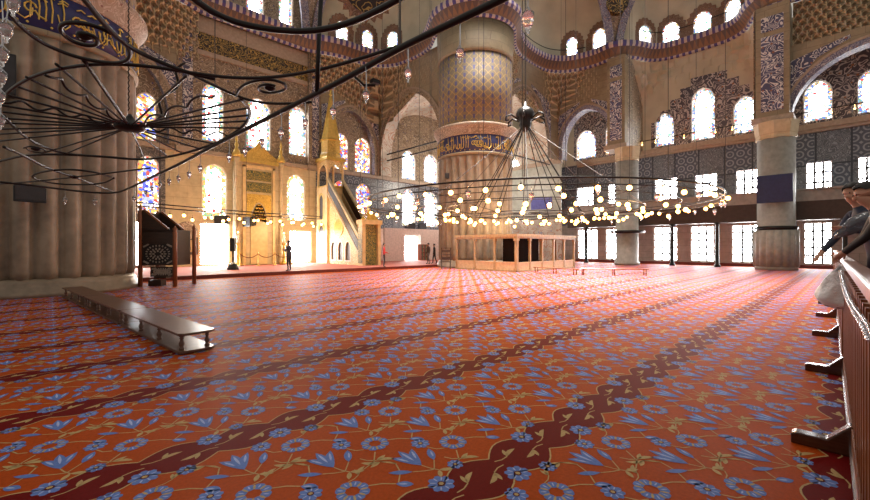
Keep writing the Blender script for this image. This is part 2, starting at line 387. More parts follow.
# --- right wall (plane x = SW), three zones
low, mid, up = [], [], []
ords = ['in the dim corner right of the gilded lodge', 'just left of the slim round column', 'just right of the slim round column', 'midway between the two big columns', 'just left of the thick column', 'behind the leaning visitors']
for (a, b), wd in zip([(578, 597), (606, 622), (654, 677), (691, 714), (732, 763), (804, 832)], ords):
    u, w = px_s(a, b); low.append(window(mS, u, w, .3, 2.95, 'tall bright floor-level window with iron grille, ' + wd, ('pane_clear', None), False, (3, 5, .065)))
for (a, b), wd in zip([(577, 593), (608, 618), (655, 677), (695, 717), (736, 761), (806, 832), (858, 886)], ords + ['at the right edge of the picture']):
    u, w = px_s(a, b); mid.append(window(mS, u, w, 4.9, 6.85, 'square bright window above the gallery, ' + wd, ('pane_clear', None), False, (3, 3, .065)))
for (a, b), z1, wd in zip([(576, 596), (605, 615), (655, 674), (691, 715), (733, 758), (803, 833), (857, 887)], [12.1, 12.1, 12.1, 13.4, 12.1, 12.1, 12.1],
        ['left one inside the round arch over the lodge', 'narrow one at the right side of the round arch', 'left and shorter of three under the curved cornice', 'tall middle one of three under the curved cornice', 'right and shorter of three under the curved cornice', 'inside the large arch above the leaning visitors', 'cut by the right edge of the picture']):
    u, w = px_s(a, b); up.append(window(mS, u, w, 9.5, z1, 'arched window of leaded glass, ' + wd, ('pane_mid', 'pane_border'), bd=.2))
wr = holed('wall_right', rect(-11, 30, -.02, 3.4), low, mS, .3, ['greystone']); tag(wr, 'far right wall, grey stone below, tiled band, painted above', 'wall', kind='structure')
holed('tile_band', rect(-11, 30, 3.4, 9.0), mid, mS, .3, ['tile'], wr)
holed('painted_upper_wall', rect(-11, 30, 9.0, 16.6), up, mS, .3, ['plaster'], wr)
# stepped scroll-painted field round the three windows of the middle bay, and the fields inside the two side arches
step = [(4.3, 9.35), (4.3, 12.3), (4.9, 12.3), (4.9, 12.9), (5.5, 12.9), (5.5, 13.6), (6.2, 13.6), (6.2, 14.3), (8.5, 14.3), (8.5, 13.7), (9.2, 13.7), (9.2, 13.0), (9.9, 13.0), (9.9, 12.3), (10.6, 12.3), (10.6, 11.5), (11.3, 11.5), (11.3, 9.35)]
mS2 = mapS(SW - .03)
holed('stepped_scroll_painting', step, [up[2], up[3], up[4]], mS2, .1, ['arab_blue'], wr)
holed('scroll_painting', rect(12.2, 18, 9.35, 14.5), [up[0], up[1]], mS2, .1, ['arab_blue'], wr)
holed('scroll_painting', rect(-7, 3.2, 9.35, 14.5), [up[5], up[6]], mS2, .1, ['arab_blue'], wr)
t = MB(); t.box(SW - .32, SW + .02, -11, 17.6, 8.95, 9.3); t.box(SW - .2, SW + .02, -11, 17.6, 8.75, 8.95)
tag(t.build('trim_1', 'pink'), 'rose stone ledge along the right wall under the arched windows', 'ledge', kind='structure')
t = MB(); t.box(SW - .25, SW, -11, 29, -.01, .22)
tag(t.build('baseboard_right', 'redtrim'), 'dark red skirting along the foot of the right wall', 'baseboard', kind='structure')

# --- qibla wall (plane y = QW)
z0s = []; lowq, midq, upq = [], [], []
for a, b, wd, z1, zb in [(200, 229, 'left of the prayer niche', 2.95, .2), (290, 311, 'right of the prayer niche, behind the standing man', 2.6, .2), (131, 146, 'half hidden behind the nearest pillar and the lattice chair', 2.9, .3), (403, 417, 'in the far bay beside the bookcase', 2.4, .2)]:
    u, w = px_q(a, b); lowq.append(window(mQ, u, w, zb, z1, 'glaring doorway-sized window ' + wd, ('pane_clear', None), False, (2, 1, .02) if 'right' in wd else None, 'marble'))
for a, b, wd, g in [(202, 227, 'left of the golden prayer niche', 'pane_mid'), (287, 305, 'between the golden niche and the pulpit', 'pane_green'), (333, 349, 'left of a pair behind the pulpit stairs', 'pane_blue'), (356, 371, 'right of a pair behind the pulpit stairs', 'pane_blue'),
        (137, 160, 'beside the nearest pillar, lower one', 'pane_blue'), (402, 416, 'left of a pair in the far bay left of the central pillar', 'pane_mid'), (424, 438, 'right of a pair in the far bay left of the central pillar', 'pane_mid')]:
    u, w = px_q(a, b); midq.append(window(mQ, u, w, 3.35, 6.85, 'lower arched stained window ' + wd, (g, 'pane_gold' if 'nic' in wd else 'pane_warm' if 'pair behind' in wd or 'nearest' in wd else 'pane_border'), bd=.24, rise=w * .5))
for a, b, z1, wd, g, bdm in [(202, 224, 12.1, 'left of three under the gilt inscription', 'pane_mid', 'pane_border'), (246, 271, 11.9, 'middle of three under the gilt inscription', 'pane_mid', 'pane_border'), (289, 307, 12.0, 'right of three under the gilt inscription', 'pane_mid', 'pane_border'),
        (333, 349, 10.75, 'left of a pair inside the arch above the pulpit', 'pane_warm', 'pane_warm'), (355, 371, 10.75, 'right of a pair inside the arch above the pulpit', 'pane_warm', 'pane_warm'), (136, 157, 10.6, 'red and amber, beside the nearest pillar', 'pane_warm', 'pane_warm'),
        (402, 416, 10.5, 'left of a pair within the tall open arch', 'pane_mid', 'pane_border'), (424, 438, 10.6, 'right of a pair within the tall open arch', 'pane_mid', 'pane_border')]:
    u, w = px_q(a, b); upq.append(window(mQ, u, w, 8.3 if z1 > 11 else 7.75, z1, 'upper arched stained window ' + wd, (g, bdm), bd=.22, rise=w * .5))
wl = holed('wall_left', rect(5.1, 15.0, -.02, 7.6), [lowq[0], lowq[1], midq[0], midq[1]], mQ, .3, ['marble']); tag(wl, 'long prayer-niche wall of warm veined marble with tiles and painting', 'wall', kind='structure')
holed('side_wall_field', rect(-12, 5.1, -.02, 7.6), [lowq[2], midq[4]], mQ, .3, ['tile_dark'], wl)
holed('tiled_field', rect(15.0, 37, 3.0, 7.6), [midq[2], midq[3], midq[5], midq[6]], mQ, .3, ['tile'], wl)
holed('pale_lower_field', rect(15.0, 37, -.02, 3.0), [lowq[3]], mQ, .3, ['pinkwall'], wl)
holed('painted_upper_wall', rect(-12, 37, 7.6, 16.6), upq, mQ, .3, ['arab_brown'], wl)
t = MB(); x0, x1 = 6.6, 14.4
t.box(x0, x1, QW - .10, QW, 14.05, 15.2); t.build('inscription_band', 'script', wl)
t = MB(); t.box(x0, x1, QW - .14, QW, 13.75, 14.05); t.box(x0, x1, QW - .14, QW, 15.2, 16.2); t.build('rose_border', 'pink', wl)
t = MB()
for a, b in ((-12, 5.6), (6.8, 14.2), (14.8, 36)): t.box(a, b, QW - .26, QW + .02, 7.35, 7.62)
tag(t.build('trim_2', 'pink'), 'rose stone ledge along the prayer-niche wall', 'ledge', kind='structure')
# slim pilasters framing the niche bay, scroll painted
for x, wd in ((6.2, 'left'), (14.8, 'right')):
    t = MB(); t.box(x - .55, x + .55, QW - .35, QW + .01, 7.3, 16.3)
    o = t.build('wall_pilaster', 'arab_brown'); tag(o, 'shallow painted pilaster at the %s end of the golden niche bay' % wd, 'pilaster', kind='structure')
    t = MB(); t.box(x - .28, x + .28, QW - .38, QW - .3, 8.2, 15.6); t.build('scroll_panel', 'arab_fill', o)
    t = MB(); t.box(x - .62, x + .62, QW - .42, QW - .3, 7.3, 7.65); t.build('ledge_block', 'pink', o)
# raised platform before the niche wall
t = MB(); t.box(2.0, 35.4, 20.0, QW, 0, .15, 0)
o = t.build('floor_platform', 'redcarpet'); tag(o, 'raised platform carpeted in plain red along the niche wall', 'platform', kind='structure')
t = MB(); t.box(1.95, 35.4, 19.95, 20.0, 0, .16); t.build('riser', 'redtrim', o)
# partition in the far bay
pa = at_q(384, 240, 27.6); pb = at_q(404, 240, 27.6); pc_ = at_q(420, 240, 27.6); pd = at_q(452, 240, 27.6)
t = MB(); t.box(pa.x, pb.x, 27.5, 27.7, .15, 3.0); t.box(pc_.x, pd.x, 27.5, 27.7, .15, 3.0); t.box(pb.x, pc_.x, 27.5, 27.7, 2.45, 3.0)
tag(t.build('wall_partition', 'pinkwall'), 'pale rose partition wall with an opening in the far bay', 'wall', kind='structure')

# ------------------------------------------------------------------ cornice line and what hangs below it
def arcpts(c, r, a0, a1, n): return [(c[0] + r * cos(radians(a0 + (a1 - a0) * i / n)), c[1] + r * sin(radians(a0 + (a1 - a0) * i / n))) for i in range(n + 1)]
PC = (21.8, 18.5); LC = (-.3, 18.5)
exL = [(14.2, 28.55), (15.0, 28.1), (16.3, 27.6), (18.0, 27.5), (19.4, 27.1), (20.4, 26.0), (20.75, 24.4), (20.75, 22.0)]
pier = arcpts(PC, 2.75, 150, 295, 14)
exB = [(24.2, 16.9), (25.0, 17.4), (26.4, 17.9), (28.4, 18.1), (30.2, 17.9), (31.5, 17.0), (32.15, 15.6), (32.3, 14.2)]
exC = [(32.7, 12.1), (33.5, 11.6), (34.5, 11.2), (35.15, 10.4), (35.4, 9.2), (35.4, 7.0), (35.2, 5.8), (34.4, 4.9), (33.4, 4.5), (32.7, 4.1)]
exD = [(32.4, 2.4), (32.5, 1.2), (33.2, -.2), (33.5, -1.5), (33.2, -3), (32.4, -4.5)]
mir = lambda p: (21.0 - p[0], p[1])
exM = [mir(p) for p in exL[::-1]]
chain = exM + [(7.6, 28.6), (10.5, 28.6), (13.4, 28.6)] + exL + pier + exB + [(32.1, 13.4), (32.1, 12.7)] + exC + [(32.1, 3.6), (32.1, 2.9)] + exD
def smooth(ch, it=2):
    for _ in range(it):
        out = [ch[0]]
        for a, b in zip(ch, ch[1:]): out += [(a[0] * .75 + b[0] * .25, a[1] * .75 + b[1] * .25), (a[0] * .25 + b[0] * .75, a[1] * .25 + b[1] * .75)]
        ch = out + [ch[-1]]
    return ch
def normals(ch):
    out = []
    for i in range(len(ch)):
        a = ch[max(i - 1, 0)]; b = ch[min(i + 1, len(ch) - 1)]; d = Vector((b[0] - a[0], b[1] - a[1])).normalized(); out.append(Vector((d.y, -d.x)))
    return out      # chain runs left to right seen from the hall: this points into the hall
def sweep(ch, prof, mb, mi=0):
    ns = normals(ch); u = 0; us = [0]
    for a, b in zip(ch, ch[1:]): u += hypot(b[0] - a[0], b[1] - a[1]); us.append(u)
    ls = [0]
    for a, b in zip(prof, prof[1:]): ls.append(ls[-1] + hypot(b[0] - a[0], b[1] - a[1]))
    K = len(prof); vs = [(p[0] + n.x * d, p[1] + n.y * d, z) for p, n in zip(ch, ns) for d, z in prof]
    fs, uv = [], []
    for i in range(len(ch) - 1):
        for j in range(K - 1):
            fs.append((i * K + j, (i + 1) * K + j, (i + 1) * K + j + 1, i * K + j + 1))
            uv.append([(us[i], ls[j]), (us[i + 1], ls[j]), (us[i + 1], ls[j + 1]), (us[i], ls[j + 1])])
    mb.add(vs, fs, mi, uv)
chs = smooth(chain)
t = MB(); sweep(chs, [(.02, 16.15), (.16, 16.2), (.2, 16.45), (.5, 16.9), (.62, 17.1), (.62, 17.35), (-.7, 17.36)], t)
tag(t.build('trim_3', 'cornice', fix=False), 'scalloped blue and white painted cornice running round above the arches', 'cornice', kind='structure')

# arcades below: side planes with pointed openings
def arcade(name, label, map3, u0, u1, uc, w, zs, zt, wallmat, bandmat, ztop=16.3, zbot=9.0, depth=1.0, soffit='archband', spandrel=True, left_leg=True):
    hole = arch(w, zbot, zt, zt - zs, 10, uc)
    # opening reaches the bottom edge: trace the wall outline round it
    o2 = hole[2:]                                     # from right springing over the top to left springing
    outer = [(u0, zbot), (uc - w / 2, zbot)] + o2[::-1] + [(uc + w / 2, zbot), (u1, zbot), (u1, ztop), (u0, ztop)]
    o = holed(name, outer, [], map3, 0, [wallmat]); tag(o, label, 'wall', kind='structure')
    t = MB(); curve = [(uc + w / 2, zbot)] + o2 + [(uc - w / 2, zbot)]
    K = len(curve); vs = [map3(a, b, -.04) for a, b in curve] + [map3(a, b, depth) for a, b in curve]
    t.add(vs, [(i, i + 1, K + i + 1, K + i) for i in range(K - 1)]); t.build('soffit', soffit, o, fix=False)
    def band(d0, d1, proud, mat, nm):
        t = MB(); s0 = [(uc + (a - uc) * (w / 2 + d0) / (w / 2), zbot + (b - zbot) * (zt - zbot + d0) / (zt - zbot)) for a, b in curve]
        s1 = [(uc + (a - uc) * (w / 2 + d1) / (w / 2), zbot + (b - zbot) * (zt - zbot + d1) / (zt - zbot)) for a, b in curve]
        s0 = [(min(max(a, u0), u1), b) for a, b in s0]; s1 = [(min(max(a, u0), u1), b) for a, b in s1]
        vs = [map3(a, b, -proud) for a, b in s0] + [map3(a, b, -proud) for a, b in s1] + [map3(a, b, 0) for a, b in s1]
        t.add(vs, [(i, i + 1, K + i + 1, K + i) for i in range(K - 1)] + [(K + i, K + i + 1, 2 * K + i + 1, 2 * K + i) for i in range(K - 1)]); t.build(nm, mat, o, fix=False)
    band(0, .32, .05, bandmat, 'arch_band'); band(.32, .46, .09, 'pink', 'arch_moulding')
    if spandrel:
        for sg in (-1, 1):
            e = uc + sg * (w / 2 + .55); tri = [(e, zs - .2 + .9), (e, zt - .1), (uc + sg * w * .12, zt + .75), (uc + sg * w * .12, zt + .55), (uc + sg * w * .33, zt - .12)]
            if sg < 0: tri = tri[::-1]
            t = MB(); t.prism([(min(max(a, u0 + .05), u1 - .05), b) for a, b in tri], map3, -.04, .01); t.build('spandrel_painting', 'arab_fill', o)
    return o
arcade('wall_arcade_pulpit', 'shallow pointed arch enclosing the red stained windows above the pulpit', mapQ(28.55), 15.2, 20.7, 17.95, 4.6, 9.4, 12.6, 'brownstone', 'arab_brown', zbot=7.62, depth=.45)
arcade('wall_arcade_bay', 'tall pointed arch opening left of the central pillar', mapS(20.75), 19.5, 28.5, 24.6, 7.3, 9.6, 13.7, 'brownstone', 'arab_brown', zbot=7.6, depth=1.1, soffit='arab_pale', spandrel=False)
arcade('wall_arcade_lodge', 'pointed arch opening behind the iron chandelier hub', mapQ(17.9), 23.0, 32.3, 27.3, 6.4, 10.0, 13.8, 'brownstone', 'arab_brown', zbot=9.0, depth=1.0, soffit='arab_pale')
arcade('wall_arcade_round', 'round arch with wide blue band right of the pointed arch', mapS(32.3), 12.9, 17.9, 15.35, 4.2, 10.4, 12.9, 'brownstone', 'archband', zbot=9.0, depth=.8)
arcade('wall_arcade_right', 'large arch with wide blue band at the right edge of the picture', mapS(32.4), -7, 3.4, -.8, 6.5, 9.6, 12.6, 'brownstone', 'archband', ztop=13.6, zbot=9.0, depth=.8)
# mirrored shallow arch beyond the nearest pillar
arcade('wall_arcade_left', 'dim pointed arch behind the nearest pillar', mapQ(28.55), .4, 5.6, 3.0, 4.4, 9.4, 12.6, 'brownstone', 'arab_brown', zbot=7.62, depth=.45)
# side cheeks of the middle bay on the right
for q, wd in ((12.0, 'left'), (4.25, 'right')):
    t = MB(); t.box(32.3, SW, q - .03, q + .03, 9, 16.4); tag(t.build('wall_cheek', 'arab_brown'), 'narrow painted cheek wall at the %s of the three-window bay' % wd, 'wall', kind='structure')
# wall of the far corner bay, seen through the pointed arch
u, w = px_s(506, 520, 33.2)
hw = window(mapS(33.2), u, w, 7.3, 10.3, 'arched daylit window seen through the pointed arch beside the central pillar', ('pane_mid', 'pane_border'))
o = holed('wall_corner', rect(18.0, 29, 0, 13), [hw], mapS(33.2), .3, ['arab_pale']); tag(o, 'pale painted wall of the far corner bay', 'wall', kind='structure')
t = MB(); t.box(33.15, 33.2, 18, 29, 4.0, 8.9); t.build('tile_panel', pm('pale grey green tiles', (.36, .37, .32), .4, scale=3), o)
t = MB(); t.box(32.9, 33.2, 17.9, 29, 8.9, 9.25); t.build('ledge', 'pink', o)
# vaults of the corner bays
def vault(name, label, x0, x1, y0, y1, z0, h, mat):
    t = MB(); n = 14; vs = []
    for i in range(n + 1):
        for j in range(n + 1):
            a, b = i / n * 2 - 1, j / n * 2 - 1
            vs.append((x0 + (x1 - x0) * i / n, y0 + (y1 - y0) * j / n, z0 + h * (1 - abs(a) ** 2.5 * abs(b) ** 2.5) + .5 * (1 - a * a) * (1 - b * b)))
    t.add(vs, [(i * (n + 1) + j, (i + 1) * (n + 1) + j, (i + 1) * (n + 1) + j + 1, i * (n + 1) + j + 1) for i in range(n) for j in range(n)])
    tag(t.build(name, mat, smooth=True, fix=False), label, 'ceiling', kind='structure')
vault('ceiling_corner', 'pale scroll painted vault of the far corner bay', 20.9, 33.2, 18.1, 29, 10.6, 3.6, 'arab_pale')

# stalactite corbelling between the arches and the cornice
def corbel(name, label, ch, foot, zlow, zhigh=16.15, rows=7, cell=.42, mat='muq'):
    """ch: cornice pieces; foot(p): where the wall stands below; zlow(i/N)"""
    cs = smooth(ch, 3); L_ = [0]
    for a, b in zip(cs, cs[1:]): L_.append(L_[-1] + hypot(b[0] - a[0], b[1] - a[1]))
    ncell = int(L_[-1] / cell); per = 6; N = ncell * per
    def at(s):
        s = min(max(s, 0), L_[-1] - 1e-6)
        k = max(i for i in range(len(L_)) if L_[i] <= s); k = min(k, len(cs) - 2); f = (s - L_[k]) / (L_[k + 1] - L_[k] + 1e-9)
        return Vector((cs[k][0] * (1 - f) + cs[k + 1][0] * f, cs[k][1] * (1 - f) + cs[k + 1][1] * f))
    t = MB(); rowsv = []; sub = 3
    top = [at(L_[-1] * i / N) for i in range(N + 1)]; nrm = normals([(p.x, p.y) for p in top]); bot = [Vector(foot(p)) for p in top]
    for r in range(rows * sub + 1):
        h = r / (rows * sub); line = []; row = min(int(r / sub), rows - 1); fr_ = r / sub - row
        hs = (row + (1 if fr_ > .34 else .25 + fr_)) / rows; hs = min(hs, 1)
        for i in range(N + 1):
            zl = zlow(i / N); p = bot[i].lerp(top[i], hs ** 1.15); ph = (i / per + (row % 2) * .5) % 1.0
            bite = .38 * (1 - abs(2 * ph - 1) ** 2) * (.15 + .85 * sin(pi * min(1, max(0, fr_ * .95 + .05))))
            p = p - nrm[i] * bite; line.append((p.x, p.y, zl + (zhigh - zl) * h))
        rowsv.append(line)
    vs = [p for ln in rowsv for p in ln]; W = N + 1
    fs, uv = [], []
    for r in range(rows * sub):
        row = r // sub; v0, v1 = (r % sub) / sub, (r % sub + 1) / sub
        for i in range(N):
            fs.append((r * W + i, r * W + i + 1, (r + 1) * W + i + 1, (r + 1) * W + i)); u0 = i / per + (row % 2) * .5; u1 = u0 + 1 / per
            uv.append([(u0, row + v0), (u1, row + v0), (u1, row + v1), (u0, row + v1)])
    t.add(vs, fs, 0, uv)
    tag(t.build(name, mat, fix=False), label, 'corbelling', kind='structure')
corbel('trim_4', 'stalactite corbelling above the pulpit arch and the tall opening', [(14.4, 28.5)] + exL + [(20.75, 20.6)], lambda p: (p.x, 28.5) if p.y > 27.0 and p.x < 20.3 else ((20.7, min(p.y + .4, 28.5)) if p.x > 20.2 else (20.6, 28.4)),
       lambda f: 11.6 + 2.4 * abs(cos(pi * min(1, f * 1.0))) ** 1.0 if f < .55 else 11.6 + 2.6 * min(1, (f - .45) * 2.2))
corbel('trim_5', 'stalactite corbelling between the pointed arch and the round arch', exB, lambda p: (p.x, 17.85) if p.x < 31 and p.y > 16.5 else ((32.25, p.y) if p.y < 16.2 else (32.1, 17.7)),
       lambda f: 13.9 - 2.2 * sin(pi * min(1, max(0, f))) ** 2)
corbel('trim_6', 'stalactite corbelling above the large arch at the right edge', exD, lambda p: (32.35, p.y), lambda f: 13.55)
corbel('trim_7', 'plain curved corbelling above the three-window bay', [(32.3, 12.7)] + exC + [(32.3, 3.6)], lambda p: (35.45, min(max(p.y, 4.3), 11.9)), lambda f: 14.3 - 1.6 * abs(2 * f - 1) ** 2, rows=3, cell=.9, mat='plaster')
corbel('trim_8', 'dim stalactite corbelling behind the nearest pillar', exM, lambda p: (p.x, 28.5) if p.y > 27.0 and p.x > .7 else ((.3, min(p.y + .4, 28.5)) if p.x < .8 else (.4, 28.4)), lambda f: 12.4 + .8 * f)

# pier faces with scroll panels (right wall)
for q, w, wd in ((12.65, 1.35, 'between the round arch and the three-window bay'), (3.3, 1.6, 'between the three-window bay and the large right arch')):
    t = MB(); t.box(31.75, 33.2, q - w / 2, q + w / 2, 9.35, 16.2); o = t.build('wall_pier', 'brownstone'); tag(o, 'square painted pier ' + wd, 'pier', kind='structure')
    t = MB(); t.box(31.71, 31.75, q - w * .33, q + w * .33, 9.7, 14.3); t.box(31.71, 31.75, q - w * .33, q + w * .33, 14.6, 15.5); t.build('scroll_panel', 'arab_fill', o)
    t = MB(); t.box(31.55, 33.2, q - w / 2 - .2, q + w / 2 + .2, 8.98, 9.35); t.build('ledge_block', 'pink', o)

# ------------------------------------------------------------------ half domes and the drum windows above the cornice
dn = [0]
def half_dome(name, label, arc, C0, zspring, Hh, ztop, wins, back=.45, plate=None):
    cs = smooth(arc, 2); ns = normals(cs); cs = [(p[0] - n.x * back, p[1] - n.y * back) for p, n in zip(cs, ns)]
    t = MB(); zs = [17.3, zspring]; k = 10
    for i in range(1, k + 1): zs.append(zspring + (ztop - zspring) * i / k)
    def P(p, z):
        f = 1.0 if z <= zspring else cos(math.asin(min(.999, (z - zspring) / Hh)))
        return Vector((C0[0] + (p[0] - C0[0]) * f, C0[1] + (p[1] - C0[1]) * f, z))
    W = len(cs); t.add([P(p, z) for z in zs for p in cs], [(r * W + i, r * W + i + 1, (r + 1) * W + i + 1, (r + 1) * W + i) for r in range(len(zs) - 1) for i in range(W - 1)])
    o = t.build(name, 'plaster', smooth=True, fix=False); tag(o, label, 'half dome', kind='structure')
    for px, wpx, zb, zt, g, wd in wins:
        best = None
        dv = atD(px, HOR, 1.0); d = Vector((dv.x, dv.y))
        for i in range(W - 1):
            a = Vector(cs[i]); b = Vector(cs[i + 1]); e = b - a; det = d.x * -e.y + d.y * e.x
            if abs(det) < 1e-9: continue
            tt = (a.x * -e.y + a.y * e.x) / det; u = (d.x * a.y - d.y * a.x) / det
            if tt > 0 and 0 <= u <= 1: best = (tt, a + e * u, e.normalized()) if best is None or tt > best[0] else best
        if best is None: print('drum window missed', px); continue
        tt, p, e = best; n_ = Vector((e.y, -e.x)); cosv = max(.35, abs(n_.dot(d.normalized())))
        w = wpx / F * tt * d.length / cosv * .9
        m3 = lambda a, z, dd, p=p, e=e, n_=n_: Vector((p.x + e.x * a + n_.x * (.30 - dd), p.y + e.y * a + n_.y * (.30 - dd), z))
        window(m3, 0, w, zb, zt, 'small arched drum window ' + wd, (g, 'pane_border'), bd=.1, fr=.06, rise=w * .5, frame='scallop')
        s = MB(); oo = arch(w + .75, zb - .1, zt + .5, (w + .75) * .6); oi = arch(w, zb, zt, w * .5); K = len(oo); ou = []
        for j, (a, z) in enumerate(oo):
            ou.append((a * (1.0 if j % 2 else 1.14), z + (0 if j % 2 or j < 2 else .1)))
        v = [m3(a, z, .12) for a, z in oi] + [m3(a, z, .16) for a, z in ou] + [m3(a, z, .3) for a, z in ou]
        s.add(v, [(i, (i + 1) % K, K + (i + 1) % K, K + i) for i in range(K)] + [(K + i, K + (i + 1) % K, 2 * K + (i + 1) % K, 2 * K + i) for i in range(K)])
        s.build('scalloped_surround', 'scallop', o, fix=False)
    if plate:
        ppx, ppy, R0 = plate; z = 20.5; best = None; dv = atD(ppx, ppy, 1.0) - Vector((0, 0, H))
        for kk in range(1500, 4200):
            pt = Vector((0, 0, H)) + dv * (kk * .01)
            if best is None: best = pt
            f = 1.0 if pt.z <= zspring else cos(math.asin(min(.999, (pt.z - zspring) / Hh)))
            r0 = min((Vector((pt.x, pt.y)) - Vector((C0[0] + (p[0] - C0[0]) * f, C0[1] + (p[1] - C0[1]) * f))).length for p in cs)
            if r0 < .12: best = pt; break
        n_ = (Vector((C0[0], C0[1], zspring - 2)) - best).normalized(); ax = n_.cross(Vector((0, 0, 1))).normalized(); ay = ax.cross(n_)
        cc = best + n_ * .15
        s = MB(); K = 44; ro = [cc + (ax * cos(2 * pi * i / K) + ay * sin(2 * pi * i / K)) * R0 * (1.5 if i % 2 else 1.28) for i in range(K)]; ri = [cc + n_ * .04 + (ax * cos(2 * pi * i / K) + ay * sin(2 * pi * i / K)) * R0 for i in range(K)]
        s.add(ro + ri, [(i, (i + 1) % K, K + (i + 1) % K, K + i) for i in range(K)]); s.build('scalloped_rim', 'scallop', o, fix=False)
        s = MB(); s.add([p + n_ * .02 for p in ri], [tuple(range(K))]); s.build('medallion', 'medal', o, fix=False)
half_dome('ceiling_pulpit_half_dome', 'cream half dome with small windows above the pulpit corner', exL + [(20.7, 20.6), (20.2, 19.2)], (15.9, 23.3), 19.3, 7.2, 25.5,
          [(341, 14, 17.45, 19.3, 'pane_green', 'left of three above the pulpit'), (367, 13, 17.45, 19.3, 'pane_green', 'middle of three above the pulpit'), (393, 13, 17.45, 19.3, 'pane_green', 'right of three above the pulpit')], plate=(366, -12, .78))
half_dome('ceiling_middle_half_dome', 'cream half dome with small windows above the pointed arch', [(22.6, 16.4)] + exB + [(32.25, 13.4)], (27.0, 13.2), 19.3, 7.0, 25.5,
          [(572, 12, 17.45, 19.3, 'pane_mid', 'left of the middle half dome'), (600, 14, 17.45, 19.4, 'pane_mid', 'right of the middle half dome')], plate=(563, -12, .8))
half_dome('ceiling_right_half_dome', 'cream half dome with four small windows above the three-window bay', [(32.3, 12.7)] + exC + [(32.3, 3.6)], (31.2, 8.1), 19.3, 7.0, 25.5,
          [(644, 12, 17.45, 19.3, 'pane_green', 'first of four, yellowish, beside the rib'), (671, 15, 17.45, 19.3, 'pane_mid', 'second of four right of the rib'), (703, 15, 17.45, 19.3, 'pane_mid', 'third of four right of the rib'), (734, 13, 17.45, 19.3, 'pane_mid', 'last of four near the right pier')])
half_dome('ceiling_edge_half_dome', 'cream half dome at the upper right edge', exD, (31.5, -1.0), 19.3, 7.0, 25.5, [])
half_dome('ceiling_left_half_dome', 'dim half dome above the nearest pillar', exM, (5.1, 23.3), 19.3, 7.2, 25.5, [])
# drum over the niche bay: tall windows
hs = []
for a, b, zb, wd in ((216, 229, 16.9, 'left'), (246, 264, 16.9, 'middle'), (279, 293, 16.9, 'right')):
    u, w = px_q(a, b, 28.9); hs.append(window(mapQ(28.9), u, w, 17.5, 21.5, 'tall drum window, %s of three over the gilt inscription' % wd, ('pane_mid', 'pane_border'), bd=.2))
o = holed('wall_drum', rect(6.0, 15.0, 17.2, 24), hs, mapQ(28.9), .3, ['arab_brown']); tag(o, 'painted drum wall above the niche bay cornice', 'wall', kind='structure')
# pendentive fans and their ribs rising from the piers
def fan(name, label, base, d, z0=17.3, z1=25.0, spread=3.4, lean=.5, medal=None, w0=.35):
    d = Vector((d[0], d[1])).normalized(); e = Vector((-d.y, d.x)); b = Vector(base); n = 12; l, r = [], []
    for i in range(n + 1):
        f = i / n; z = z0 + (z1 - z0) * f; w = w0 + spread * f ** 1.7; c = b + d * (lean * f ** 1.6 * (z1 - z0) * .6 + .1)
        l.append(Vector((c.x - e.x * w, c.y - e.y * w, z))); r.append(Vector((c.x + e.x * w, c.y + e.y * w, z)))
    t = MB(); t.add(l + r, [(i, i + 1, n + 2 + i, n + 1 + i) for i in range(n)])
    o = t.build(name, 'arab_brown', fix=False); tag(o, label, 'pendentive', kind='structure')
    for ln in (l, r):
        t = MB(); dd = Vector((d.x, d.y, 0)); u = 0; vs, fs, uv = [], [], []
        for i, p in enumerate(ln):
            s_ = Vector((e.x, e.y, 0)) * .28; vs += [p - s_ + dd * .02, p - s_ + dd * .28, p + s_ + dd * .28, p + s_ + dd * .02]
        for i in range(n):
            du = (ln[i + 1] - ln[i]).length
            for j in range(3): fs.append((i * 4 + j, i * 4 + j + 1, (i + 1) * 4 + j + 1, (i + 1) * 4 + j)); uv.append([(u, .1), (u, .2), (u + du, .2), (u + du, .1)])
            u += du
        t.add(vs, fs, 0, uv); t.build('rib', 'archband', o, fix=False)
    if medal:
        f = (medal - z0) / (z1 - z0); c = b + d * (lean * f ** 1.6 * (z1 - z0) * .6 + .4); R0 = .85
        s = MB(); K = 28; ri = [Vector((c.x + e.x * R0 * cos(2 * pi * i / K), c.y + e.y * R0 * cos(2 * pi * i / K), medal + R0 * sin(2 * pi * i / K))) for i in range(K)]
        s.add(ri + [p - Vector((d.x, d.y, 0)) * .4 for p in ri], [tuple(range(K))] + [(i, (i + 1) % K, K + (i + 1) % K, K + i) for i in range(K)]); s.build('medallion', 'medal', o)
fan('wall_pendentive', 'painted fan with dark medallion rising between the two right half domes', (32.25, 13.05), (-.75, -.66), medal=20.3)
fan('wall_pendentive', 'painted fan rising over the central pillar', (20.7, 17.3), (-.69, -.72), z0=17.3, w0=1.7, spread=2.6, lean=.25)
fan('wall_pendentive', 'painted fan rising between the niche bay and the pulpit half dome', (14.2, 28.4), (-.2, -1), spread=2.2)
fan('wall_pendentive', 'painted fan rising left of the niche bay', (6.8, 28.4), (.2, -1), spread=2.2)
fan('wall_pendentive', 'painted fan rising over the right thick column', (32.0, 3.25), (-.9, -.3))

